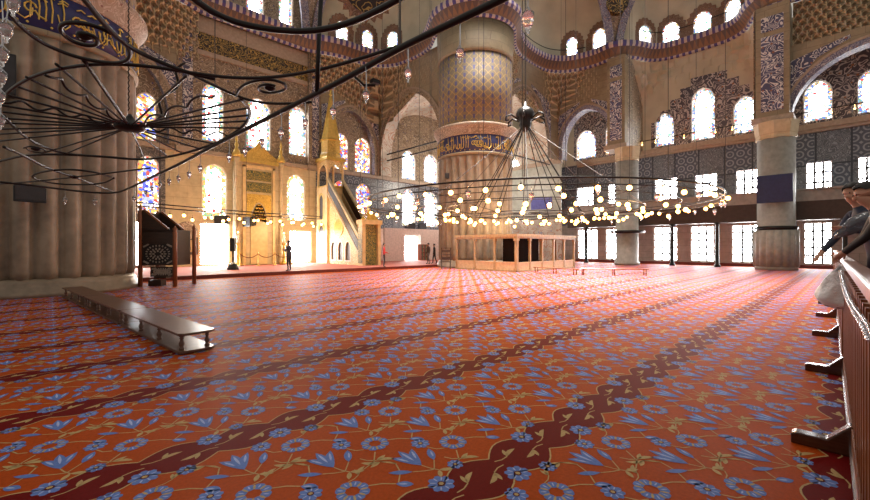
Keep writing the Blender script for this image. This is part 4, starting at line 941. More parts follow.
t = MB(); t.lathe((mx, yc, 8.1), [(.82, 0), (.84, .3), (.74, .45), (.74, 1.3), (.82, 1.4)], 8); t.build('spire_drum', 'gold', mb, origin=o_)
t = MB(); t.lathe((mx, yc, 9.5), [(.84, 0), (.7, .15), (.1, 3.4), (.06, 3.5)], 8); t.build('spire_cone', 'goldp', mb, origin=o_)
t = MB(); t.lathe((mx, yc, 13.0), [(.05, 0), (.14, .12), (.05, .25), (.1, .36), (.03, .5), (.001, .9)], 12); t.build('finial', 'goldp', mb, True, origin=o_)
# portal
t = MB(); t.box(mx - hw_ - .12, mx - hw_ + .12, my0, my0 + .55, .15, 2.95); t.box(mx + hw_ - .12, mx + hw_ + .12, my0, my0 + .55, .15, 2.95); t.box(mx - hw_ - .2, mx + hw_ + .2, my0 - .08, my0 + .62, 2.9, 3.2); t.build('portal_frame', 'minbar', mb, origin=o_)
t = MB(); t.prism([(mx - hw_ - .1, 3.2), (mx + hw_ + .1, 3.2), (mx + .3, 3.6), (mx, 3.95), (mx - .3, 3.6)], lambda u, v, d: Vector((u, my0 + .27 + d, v)), -.06, .06); t.build('portal_crest', 'gold', mb, origin=o_)
t = MB(); t.box(mx - hw_ + .1, mx + hw_ - .1, my0 + .2, my0 + .26, .15, 2.9); t.box(mx - hw_ - .14, mx - hw_ - .11, my0 + .03, my0 + .52, .3, 2.75); t.build('portal_curtain', 'script_green', mb, origin=o_)

# bookcase by the far doorway
bx = at_q(423, 250, 27.2); bc = thing('bookcase', (bx.x, 27.2, .15), 'red brown bookcase of shelves in the far bay beside the walking pair', 'bookcase')
t = MB(); t.box(-.45, -.38, -.2, .2, 0, 1.45); t.box(.38, .45, -.2, .2, 0, 1.45); t.box(-.45, .45, .17, .2, 0, 1.45); t.build('case', 'fence', bc)
for z in (.02, .38, .74, 1.1, 1.42):
    t = MB(); t.box(-.4, .4, -.2, .18, z - .02, z + .02); t.build('shelf', 'fence', bc)
bcols = [pm('red book', (.35, .05, .04), .5), pm('green book', (.05, .14, .07), .5), pm('tan book', (.4, .22, .1), .5)]
k = 0
for z in (.04, .40, .76, 1.12):
    for i in range(6):
        t = MB(); t.box(-.05, .05, -.11, .11, 0, .24 + .03 * R_.random()); o = t.build('book', bcols[k % 3]); o.location = (bx.x - .31 + i * .122, 27.18, .15 + z); k += 1
        tag(o, 'bound book standing on the bookcase shelves in the far bay', 'book', 'books in the far bookcase')

# ------------------------------------------------------------------ preacher's lattice chair
kb = atD(164.5, 284.5, 14.6); kb.z = 0
ku = thing('preacher_chair', kb, 'dark carved preacher chair with star lattice panel beside the nearest pillar', 'chair', rz=AN - pi / 2 + .04)
def kpx(px): return (px - 160) / F * 14.6
def kz(y): return H + (HOR - y) / F * 14.6
for x, y, zt_ in ((kpx(143), -.35, kz(205)), (kpx(143), .6, kz(209)), (kpx(176), -.35, kz(226)), (kpx(180), .6, kz(224))):
    t = MB(); t.lathe((x, y, 0), [(.07, 0), (.07, zt_ - .25), (.05, zt_ - .2), (.075, zt_ - .12), (.03, zt_ - .05), (.001, zt_)], 10); t.build('post', 'fence', ku, True)
def lattice(x0, x1, z0, z1, y, nm):
    t = MB(); fw = .06
    t.box(x0, x1, y - .02, y + .02, z0, z0 + fw); t.box(x0, x1, y - .02, y + .02, z1 - fw, z1); t.box(x0, x0 + fw, y - .02, y + .02, z0, z1); t.box(x1 - fw, x1, y - .02, y + .02, z0, z1); t.build(nm + '_frame', 'darkwood', ku)
    t = MB(); t.box(x0 + fw, x1 - fw, y + .005, y + .02, z0 + fw, z1 - fw); t.build(nm + '_backing', 'black', ku)
    t = MB(); cx, cz = (x0 + x1) / 2, (z0 + z1) / 2; hx, hz = (x1 - x0) / 2 - fw, (z1 - z0) / 2 - fw
    for R1, k0, nn_ in ((.30, 3, 8), (.52, 5, 14), (.8, 7, 22)):
        for i in range(nn_):
            a = 2 * pi * i / nn_; u, v = cx + hx * R1 * cos(a), cz + hz * R1 * sin(a) * (1 if R1 < .7 else 1.05)
            s_ = .035 if R1 < .7 else .028
            t.obox((u, y - .012, v), (s_ * cos(a), 0, s_ * sin(a)), (0, .012, 0), (-s_ * .6 * sin(a), 0, s_ * .6 * cos(a)))
    for sx in (-1, 1):
        for sz in (-1, 1):
            for k in range(5):
                t.obox((cx + sx * hx * (.68 + .07 * k), y - .012, cz + sz * hz * (.95 - .05 * k)), (.02, 0, .02), (0, .012, 0), (-.015, 0, .015))
    t.build(nm + '_inlay', pm('bone inlay', (.34, .29, .24), .4), ku)
xa, xb = kpx(144.5), kpx(175)
lattice(xa, xb, kz(265), kz(242.5), -.35, 'star_panel')
lattice(xa + .3, xb, kz(276), kz(266), -.35, 'lower_panel')
t = MB(); t.box(xa, xb, -.37, -.33, kz(242), kz(230)); t.build('front_board', 'darkwood', ku)
t = MB(); t.box(xa, xb, -.33, .6, kz(243), kz(240)); t.build('seat', 'darkwood', ku)
t = MB(); t.box(xb - .02, xb + .04, -.33, .6, kz(265), kz(230)); t.build('side_panel', 'darkwood', ku)
for y in (-.35, .6):
    t = MB(); z1, z2 = kz(211), kz(231); t.prism([(xa, z2 - .05), (xb, z2 - .05), (xb, z2 + .02), (xb - .25, z2 + .05), (xa + .12, z1), (xa, z1)], lambda u, v, d, y=y: Vector((u, y + d, v)), -.02, .02); t.build('sloping_side', 'darkwood', ku)
    t = MB(); t.beam((xa + .08, y, z1 + .02), (xb - .2, y, z2 + .06), .06, .06, 0, (0, 1, 0)); t.build('arm_rail', 'fence', ku)
t = MB(); t.box(xa, xa + .04, -.33, .6, kz(240), kz(213)); t.build('backrest', 'darkwood', ku)
for k in range(2):
    t = MB(); t.box(xa + .05, xa + .5, -.1 + .3 * k, .2 + .3 * k, .25 * k, .25 * k + .22); t.build('step', 'darkwood', ku)

# ------------------------------------------------------------------ loudspeakers
def speaker(c, w, h, dpt, label, yaw, tilt=0.0, bracket=True):
    o = thing('loudspeaker', c, label, 'loudspeaker', rz=yaw)
    t = MB(); pl = [(-w / 2, -dpt / 2), (w / 2, -dpt / 2), (w * .38, dpt / 2), (-w * .38, dpt / 2)]
    t.prism(pl, lambda u, v, d: Vector((u, v * cos(tilt) - d * sin(tilt) * .0, d + v * sin(tilt))), -h / 2, h / 2); b_ = t.build('cabinet', 'black', o)
    md = b_.modifiers.new('b', 'BEVEL'); md.width = min(w, h) * .05; md.segments = 2
    t = MB(); t.box(-w * .44, w * .44, -dpt / 2 - .012, -dpt / 2 + .01, -h * .44, h * .44); t.build('grille', pm('speaker grille', (.03, .03, .034), .6), o)
    if bracket: t = MB(); t.tube([(0, dpt / 2 - .05, 0), (0, dpt / 2 + .3, .05)], .03, 6); t.build('bracket', 'iron', o)
    return o
def on_pillar(px, py, c, R):
    D = 5.0
    while (lambda p: hypot(p.x - c[0], p.y - c[1]) > R)(atD(px, py, D)): D += .01
    return atD(px, py, D)
sp = on_pillar(28.5, 193.5, LC, 2.95); speaker(sp, .66, .42, .36, 'wide black loudspeaker mounted low on the nearest pillar', AN - pi / 2 + 1.0, .25)
sp = on_pillar(4, 75, LC, 2.95); speaker(sp, .5, 1.1, .4, 'tall black loudspeaker high on the nearest pillar at the left edge', AN - pi / 2 + .7)
sp = at_q(223, 220, 28.4); speaker(sp, .9, .55, .5, 'black loudspeaker hung left of the prayer niche', AN - pi / 2)
sp = at_q(250, 221.5, 28.1); speaker(sp, .8, .62, .55, 'black loudspeaker hung before the prayer niche', AN - pi / 2 - .5, .2)
sp = on_pillar(447, 176, PC, 2.75); speaker(sp, .3, .34, .3, 'small black loudspeaker high on the left flank of the central pillar', AN - pi / 2)
for px, wd in ((412, 'left'), (423, 'right')): speaker(at_q(px, 227, 28.6), .7, .75, .5, 'black loudspeaker, %s of two above the far doorway' % wd, AN - pi / 2)
cs_ = atD(233, 264, 22); cs_.z = .15
o = thing('column_speaker', cs_, 'slim black speaker stand left of the prayer niche', 'loudspeaker', rz=AN - pi / 2)
t = MB(); t.box(-.12, .12, -.1, .1, 1.0, 1.75); t.build('cabinet', 'black', o)
t = MB(); t.lathe((0, 0, 0), [(.3, 0), (.3, .1), (.2, .3), (.05, .4), (.05, 1.0)], 12); t.build('stand', 'black', o)
# ------------------------------------------------------------------ near chandelier, iron scrolls hung with glass lamps
ch = thing('iron_chandelier', atz(130, 127, 2.95), 'big black iron chandelier with spokes and scrolls hanging close overhead', 'chandelier'); cO = ch.location.copy()
def pl(pts, z, it=2): return [atz(x, y, z) for x, y in (smooth(pts, it) if it else pts)]
def iron(nm, pts, z, r, it=2, n=8):
    t = MB(); t.tube(pl(pts, z, it), r, n); return t.build(nm, 'iron', ch, True, origin=cO)
bar = [(0, 182), (30, 185), (60, 189), (95, 193), (117, 193), (130, 188), (150, 178), (180, 164), (215, 145), (250, 127), (290, 107), (330, 87), (365, 68), (400, 48), (450, 24), (505, -2), (560, -32)]
iron('outer_bar', bar, 2.65, .021)
iron('upper_ring', [(170, -22), (195, 0), (215, 14), (240, 24), (272, 30), (310, 32), (350, 24), (395, 2), (440, -26)], 3.05, .023)
iron('ring', [(-16, 125), (0, 99), (20, 82), (50, 70), (100, 63), (150, 66), (185, 72), (230, 78), (270, 78), (310, 72), (350, 62), (400, 46)], 2.95, .015)
iron('ring', [(-10, 165), (0, 161), (25, 155), (60, 154), (110, 157), (140, 160), (170, 157), (200, 149), (222, 141), (245, 126), (252, 112), (241, 98)], 2.95, .02)
iron('scroll', [(78, -8), (85, 0), (105, 25), (125, 45), (155, 60), (185, 72), (215, 79)], 2.95, .018)
iron('scroll', [(10, 14), (20, 26), (40, 42), (62, 52), (80, 58), (105, 63), (122, 63), (131, 57), (129, 46), (112, 33), (90, 24), (70, 22), (60, 25), (61, 33), (75, 43), (90, 46), (98, 44), (97, 38), (88, 34), (80, 34), (78, 38), (85, 41)], 2.95, .015)
iron('scroll', [(195, 76), (215, 86), (241, 98), (262, 103), (285, 104), (312, 102)], 2.95, .014)
iron('scroll', [(236, 96), (240, 87), (252, 81), (270, 79), (284, 83), (287, 88), (280, 92), (266, 93), (258, 90), (259, 86), (268, 84), (275, 86)], 2.95, .013)
iron('scroll', [(4, 116), (15, 128), (32, 142), (60, 153), (78, 155)], 2.95, .018)
iron('scroll', [(24, 148), (30, 146), (40, 148), (47, 151), (40, 153), (30, 151), (26, 148)], 2.95, .012)
iron('scroll', [(4, 147), (25, 156), (48, 169), (75, 177), (95, 185), (112, 191)], 2.65, .018)
iron('scroll', [(112, 177), (95, 172), (70, 169), (45, 171), (32, 175), (34, 179), (55, 184), (85, 185), (105, 183), (114, 178)], 2.65, .016)
iron('scroll', [(0, 184), (40, 181), (75, 177), (110, 173), (150, 168)], 2.65, .014)
for c_, z, r in (((85, 36), 2.95, .05), ((270, 88), 2.95, .05), ((36, 149), 2.95, .06), ((74, 177), 2.65, .07)):
    t = MB(); p = atz(c_[0], c_[1], z); t.lathe(p, [(r * .3, -.03), (r, -.01), (r, .01), (r * .3, .03)], 12); t.build('scroll_boss', 'iron', ch, True, origin=cO)
t = MB(); t.lathe(cO, [(.02, -.06), (.09, -.055), (.15, -.035), (.165, 0), (.15, .025), (.07, .05), (.04, .12), (.02, .16)], 24); t.build('hub', 'iron', ch, True, origin=cO)
M['spoke'] = pm('worn steel spoke', (.06, .055, .055), .3, .8)
hub = Vector(cO)
sp_ = [(56, 64), (46, 72), (26, 77), (16, 86), (0, 93), (3, 100), (0, 105), (3, 112), (0, 118), (0, 123), (0, 129), (0, 134), (0, 141), (84, 60), (186, 76), (215, 93), (240, 100), (249, 108), (251, 115), (249, 121), (243, 128), (232, 135), (215, 144), (200, 149), (184, 154), (168, 157), (145, 160), (65, 154), (40, 154)]
for i, (x, y) in enumerate(sp_):
    e = atz(x, y, 2.95); d = (e - hub); a = hub + d.normalized() * .18; k = 36; wav = .028 if i in (1, 5, 15, 21) else 0.0; sd = Vector((-d.y, d.x, 0)).normalized()
    t = MB(); t.tube([a.lerp(e, j / k) + sd * wav * sin(j * .62) + Vector((0, 0, wav * cos(j * .62))) for j in range(k + 1)], .012 if i != 13 else .017, 6); t.build('spoke', 'spoke' if i in (14, 15, 16, 27) else 'iron', ch, True, origin=cO)
t = MB(); t.tube([hub + Vector((.20, -.2, .05 + .03 * j)) + Vector((.05 * sin(j * .5) + .012 * j, -.012 * j, 0)) for j in range(26)], .016, 6); t.build('twisted_stay', 'iron', ch, True, origin=cO)
t = MB()
for i in range(90): p = hub + Vector((-.02, 0, .2 + i * .07)); t.tube([p, p + Vector((.012, 0, .035)), p + Vector((0, 0, .07))], .008, 4)
t.tube([hub + Vector((-.02, 0, 6.4)), hub + Vector((-.02, 0, 20.5))], .012, 5); t.build('suspension_chain', 'iron', ch, origin=cO)
ra_ = atz(317, 92, 2.65); t = MB(); t.tube([ra_, ra_ + Vector((.02, .0, .5)), ra_ + Vector((.06, .0, 1.2)), ra_ + Vector((.06, 0, 20))], .018, 8); t.build('hanging_rod', 'iron', ch, True, origin=cO)
for px, py in ((60, 189), (215, 145), (400, 48)): p = atz(px, py, 2.65); t = MB(); t.tube([p, p + Vector((0, 0, 20))], .006, 4); t.build('hanging_wire', 'cable', ch, origin=cO)
# small clamp light on the bar
p = atz(355, 77, 2.62); t = MB(); t.tube([p, p + Vector((.05, -.03, -.05)), p + Vector((.12, -.07, -.045))], .010, 8); t.obox(p + Vector((.12, -.07, -.02)), (.03, 0, 0), (0, .02, 0), (0, 0, .013)); t.build('clamp_bracket', 'iron', ch, origin=cO)
barw = smooth(bar, 2)
def bary(px): return min(barw, key=lambda q: abs(q[0] - px) + (1000 if q[0] < 117 and px > 117 else 0))[1]
def glass_lamp(parent, org, p, hgt, top):
    """tulip glass hung on a wire from top"""
    p = Vector(p); r = hgt * .3
    t = MB(); t.lathe(p, [(.004, -hgt * .6), (r * .35, -hgt * .5), (r * .25, -hgt * .42), (r * .7, -hgt * .2), (r * .95, hgt * .1), (r, hgt * .4), (r * .93, hgt * .4), (r * .85, hgt * .1), (r * .5, -hgt * .2)], 14); g = t.build('lamp', 'lampglass', parent, True, origin=org)
    t = MB(); t.tube([Vector(top), Vector(top) * .4 + p * .6 + Vector((.006, .004, 0)), p + Vector((0, 0, hgt * .45))], .0035, 4)
    for k in range(3): a = 2 * pi * k / 3; t.tube([p + Vector((0, 0, hgt * .75)), p + Vector((r * cos(a), r * sin(a), hgt * .38))], .0025, 4)
    t.build('lamp_wire', 'chrome', g)
    g.children[-1].data.transform(Matrix.Translation(-Vector(org)))
for px, py, hh in [(460, 55, 17), (408, 75, 16), (366, 97, 15), (333, 113, 14), (305, 124, 13), (281, 134, 12.5), (262, 143, 12), (245, 152, 11), (229, 158, 10), (200, 169, 9), (189, 175, 8.5), (178.5, 179, 8), (169, 182, 8), (160, 185, 7), (152, 189, 7), (146, 193, 6.5), (134, 199, 7), (95, 202, 8), (65, 201, 8)]:
    by = bary(px); top = atz(px, by, 2.65); D = (2.65 - H) * F / (HOR - by); glass_lamp(ch, cO, atD(px, py, D), hh * .78 / F * D, top)
for px, py, D, hh in [(528, 22, 2.5, 21), (13, 6, 1.9, 18), (6, 32, 1.95, 19), (2, 57, 2.0, 17), (1, 79, 2.05, 15), (0, 99, 2.1, 14), (0, 122, 2.15, 13)]:
    p = atD(px, py, D); glass_lamp(ch, cO, p, hh / F * D, p + Vector((0, 0, 1.1 if px > 100 else .28)))

# ------------------------------------------------------------------ great ring chandelier
cc = atD(435 + 4.4 / 19.5 * F, HOR, 19.5); cc.z = 3.45
gc = thing('ring_chandelier', cc, 'great iron ring chandelier of glowing bulbs hung under the central dome', 'chandelier'); gO = cc.copy()
def cpt(r, a, z): return Vector((cc.x + r * cos(a), cc.y + r * sin(a), z))
for r, z, tr in ((7.9, 3.45, .034), (7.9, 3.25, .02), (5.2, 3.2, .022), (2.7, 2.95, .02)):
    t = MB(); t.tube([cpt(r, 2 * pi * k / 72, z) for k in range(72)], tr, 6, closed=True); t.build('ring', 'iron', gc, True, origin=gO)
for k in range(12):
    a = 2 * pi * k / 12 + .1; t = MB(); t.tube([cpt(.3, a, 3.05), cpt(2.7, a, 2.95), cpt(5.2, a, 3.2), cpt(7.9, a, 3.45)], .014, 5); t.build('spoke', 'iron', gc, origin=gO)
lm = MB(); lm.sphere((0, 0, 0), .078, 10, 6, 0); lm.lathe((0, 0, .05), [(.03, 0), (.035, .06), (.015, .09)], 8, 1); lm.tube([(0, 0, .13), (0, 0, .26)], .008, 4, 1)
l0 = lm.build('lamp', ['bulb', 'iron'], gc, True); first = True
gl = MB(); gl.lathe((0, 0, 0), [(.004, -.16), (.03, -.1), (.07, 0), (.085, .1), (.075, .1), (.06, 0), (.02, -.08)], 10); gl.tube([(0, 0, .1), (0, 0, .3)], .008, 4)
g0 = gl.build('glass_lamp', 'lampglass', gc, True); gfirst = True
def place(o, first, p, par, org):
    q = o if first else o.copy()
    if not first: C.objects.link(q); q.parent = par
    q.location = Vector(p) - org; return False
for r, z, n, ph in ((7.9, 3.45, 46, .02), (5.2, 3.2, 36, .05), (2.7, 2.95, 18, .1)):
    for k in range(n):
        a = 2 * pi * k / n + ph; jz = .12 * sin(k * 2.3) if r < 7 else .03 * sin(k * 1.7)
        first = place(l0, first, cpt(r + .1 * sin(k * 3.1), a, z - .30 + jz), gc, gO)
for k in range(26):
    a = 2 * pi * (k + .5) / 26; gfirst = place(g0, gfirst, cpt(7.9, a, 3.05 - .15 * (k % 2)), gc, gO)
sm = MB()
for r, z, n in ((6.5, 3.08, 34), (3.9, 3.0, 24)):
    for k in range(n):
        p = cpt(r + .2 * sin(k * 2.7), 2 * pi * k / n + .03, z - .12 * (k % 3)); sm.sphere(p, .085, 8, 5, 0); sm.tube([p + Vector((0, 0, .08)), p + Vector((0, 0, .3))], .008, 4, 1)
tag(sm.build('small_lamps', ['bulb', 'iron'], gc, True, origin=gO), kind='stuff')
for r in (6.5, 3.9):
    t = MB(); t.tube([cpt(r, 2 * pi * k / 60, 3.28) for k in range(60)], .015, 5, closed=True); t.build('ring', 'iron', gc, True, origin=gO)
cz = H + (HOR - 118) / F * 19.5; cw = Vector((cc.x, cc.y, cz))
t = MB(); t.lathe(cw, [(.05, -.7), (.22, -.55), (.3, -.35), (.26, -.2), (.42, 0), (.45, .2), (.36, .42), (.12, .55), (.05, .8)], 16); t.build('crown', 'iron', gc, True, origin=gO)
for k in range(6):
    a = 2 * pi * k / 6 + .5; e = Vector((cos(a), sin(a), 0)); t = MB(); t.tube([cw + e * .35 + Vector((0, 0, -.1)), cw + e * .75 + Vector((0, 0, .12)), cw + e * 1.0 + Vector((0, 0, .0)), cw + e * 1.02 + Vector((0, 0, -.18)), cw + e * .85 + Vector((0, 0, -.16))], .045, 6); t.build('crown_scroll', 'iron', gc, True, origin=gO)
for k in range(12):
    a = 2 * pi * k / 12 + .1; t = MB(); t.tube([cw + Vector((.2 * cos(a), .2 * sin(a), -.5)), cpt(2.7, a, 2.95)], .022, 5); t.build('stay_cable', 'iron', gc, origin=gO)
for k in range(6):
    a = 2 * pi * k / 6 + .6; t = MB(); t.tube([cw + Vector((.2 * cos(a), .2 * sin(a), -.5)), cpt(5.2, a, 3.2)], .016, 5); t.build('stay_cable', 'cable', gc, origin=gO)
t = MB(); t.tube([cw + Vector((0, 0, .7)), cw + Vector((0, 0, 22))], .022, 6); t.build('main_cable', 'iron', gc, origin=gO)
for k in range(22):
    a = 2 * pi * k / 22; p = cpt(7.9 if k % 2 else 5.2, a, 3.45 if k % 2 else 3.2); t = MB(); t.tube([p, Vector((p.x, p.y, 24))], .011, 4); t.build('hanging_cable', 'cable', gc, origin=gO)
# string of bulbs before the niche
a_ = atz(132, 205.5, 3.35); b_ = atz(322, 219.2, 3.35)
ls = thing('lamp_rail', (a_ + b_) / 2, 'straight iron rail of glowing bulbs before the prayer niche', 'lamp rail'); lO = ls.location.copy()
for dz in (0, .18):
    t = MB(); t.tube([a_.lerp(b_, k / 12) + Vector((0, 0, dz - .06 * sin(pi * k / 12))) for k in range(13)], .03, 6); t.build('rail', 'iron', ls, True, origin=lO)
for k in range(24):
    q = l0.copy(); C.objects.link(q); q.parent = ls; q.location = a_.lerp(b_, ((k + .5) / 24) ** .85) + Vector((0, .25 * (-1) ** k, -.34 - .22 * (k % 3 == 1) + .05 * sin(k * 2.1))) - lO
for k in (1, 5, 9):
    p = a_.lerp(b_, k / 10); t = MB(); t.tube([p, p + Vector((0, 0, 18))], .012, 4); t.build('hanging_cable', 'cable', ls, origin=lO)

# ------------------------------------------------------------------ wooden barrier
def fq(s): return -.07 + .0254 * (s - 3.4)
fang = math.atan(.0254)
bal = None
def barrier(s0, s1, feet, label):
    o = thing('barrier', (s0, fq(s0), 0), label, 'barrier', 'wooden barrier units in a row', fang); L_ = s1 - s0
    t = MB(); t.box(0, L_, -.04, .05, 1.225, 1.30); ob = t.build('top_rail', 'fence', o); md = ob.modifiers.new('b', 'BEVEL'); md.width = .012; md.segments = 2
    t = MB(); t.box(0, L_, -.02, .02, 1.17, 1.225); t.build('under_rail', 'fence', o)
    t = MB(); t.box(0, L_, -.05, .05, .10, .20); t.box(0, L_, -.05, .05, .03, .1); t.build('bottom_rail', 'fence', o)
    t = MB(); t.box(0, L_, .05, .062, .055, .085); t.build('metal_edge', 'chrome', o)
    for x in (.05, L_ - .05):
        t = MB(); t.box(x - .05, x + .05, -.055, .055, 0, 1.21); t.build('end_post', 'fence', o)
    t = MB(); t.box(-.028, .028, -.045, .045, .19, 1.18); b0 = t.build('baluster', 'fence', o); b0.location = (.18, 0, 0)
    n = int((L_ - .3) / .2)
    for k in range(1, n):
        q = b0.copy(); C.objects.link(q); q.parent = o; q.location = (.18 + .2 * k, 0, 0)
    for s in feet:
        x = s - s0
        t = MB(); prof = [(-.42, 0), (.36, 0), (.36, .07), (.33, .085), (.17, .085), (.055, .21), (-.055, .21), (-.2, .085), (-.42, .085)]
        t.prism(prof, lambda u, v, d: Vector((x + d, u, v)), -.05, .05); ob = t.build('foot', 'fencefoot', o); md = ob.modifiers.new('b', 'BEVEL'); md.width = .008; md.segments = 2
    return o
M['fencefoot'] = wood('dark glossy foot wood', (.07, .022, .012), .16, (8, 1, 8))
for s0, s1, ft, wd in ((1.2, 6.72, (1.7, 4.0, 6.4), 'unit hung with a steel chain, nearest the camera'), (6.80, 11.66, (8.95, 11.4), 'second unit from the camera, behind the white bag'), (11.74, 16.6, (13.9, 16.3), 'third unit from the camera'), (16.68, 21.4, (18.8, 21.1), 'farthest unit, toward the right wall')):
    barrier(s0, s1, ft, 'reddish wooden barrier of upright balusters, ' + wd)
t = MB(); sN = 2.2
def cp_(f): s = 6.66 - (6.66 - 1.7) * f; return Vector((s, fq(s) + .068, 1.20 - .085 * sin(pi * min(1, f * 1.05)) - .02 * f))
nl = 150
for i in range(nl):
    a, b = cp_(i / nl), cp_((i + 1) / nl); c_ = (a + b) / 2; d_ = (b - a).normalized(); u_ = Vector((0, 1, 0)) if i % 2 else Vector((0, 0, 1)); l2 = (b - a).length * .78
    t.tube([c_ + d_ * l2 * cos(k * pi / 4) + u_ * .013 * sin(k * pi / 4) for k in range(8)], .0045, 4, closed=True)
o = t.build('steel_chain', 'chrome', smooth=True); tag(o, 'steel link chain draped along the nearest barrier rail', 'chain')
st = MB(); st.box(1.0, 24, -6, -.16, 0, .45); tag(st.build('floor_visitor_step', 'redtrim'), 'raised visitor floor behind the wooden barrier', 'floor', kind='structure')
def crumple(name, c, rx, ry, rz, mat, label, cat, seed=0, neck=True, tilt=0.0):
    rg = random.Random(seed); t = MB(); n, m_ = 26, 18; ph = [rg.random() * 6 for _ in range(6)]; prof = []
    vs = []
    for j in range(m_ + 1):
        f = j / m_; w = sin(pi * min(1, f * .9 + .03)) ** .55 if neck else sin(pi * f) ** .6; w = (min(1, f * 6 + .25) * (1 - f) ** .65 + .07) if neck else w; w = max(w, .06)
        if f > 2: pass
        for k in range(n):
            a = 2 * pi * k / n; wr = 1 + .12 * sin(3 * a + ph[0] + 4 * f) + .1 * sin(5 * a + ph[1] - 7 * f) + .05 * sin(9 * a + ph[2] + 9 * f)
            p = Vector((rx * w * wr * cos(a), ry * w * wr * sin(a), rz * (f * 2 - 1))); vs.append(p)
    R1 = Matrix.Rotation(tilt, 3, 'Y'); vs = [R1 @ p for p in vs]
    t.add(vs, [(j * n + k, j * n + (k + 1) % n, (j + 1) * n + (k + 1) % n, (j + 1) * n + k) for j in range(m_) for k in range(n)] + [tuple(range(n - 1, -1, -1)), tuple(m_ * n + k for k in range(n))])
    o = t.build(name, mat, smooth=True); o.location = c; o.rotation_euler = (0, 0, -pi / 2); tag(o, label, cat); return o
crumple('plastic_bag', atD(839, 284.5, 4.5), .17, .12, .27, 'bag', 'white plastic carrier bag with dark contents hanging on the barrier end', 'bag', 4, True, .28)
crumple('clear_bag', atD(856, 224, 4.62), .20, .07, .085, 'plastic', 'crumpled clear plastic bag held by the leaning visitor in navy', 'bag', 9, False, -.75)

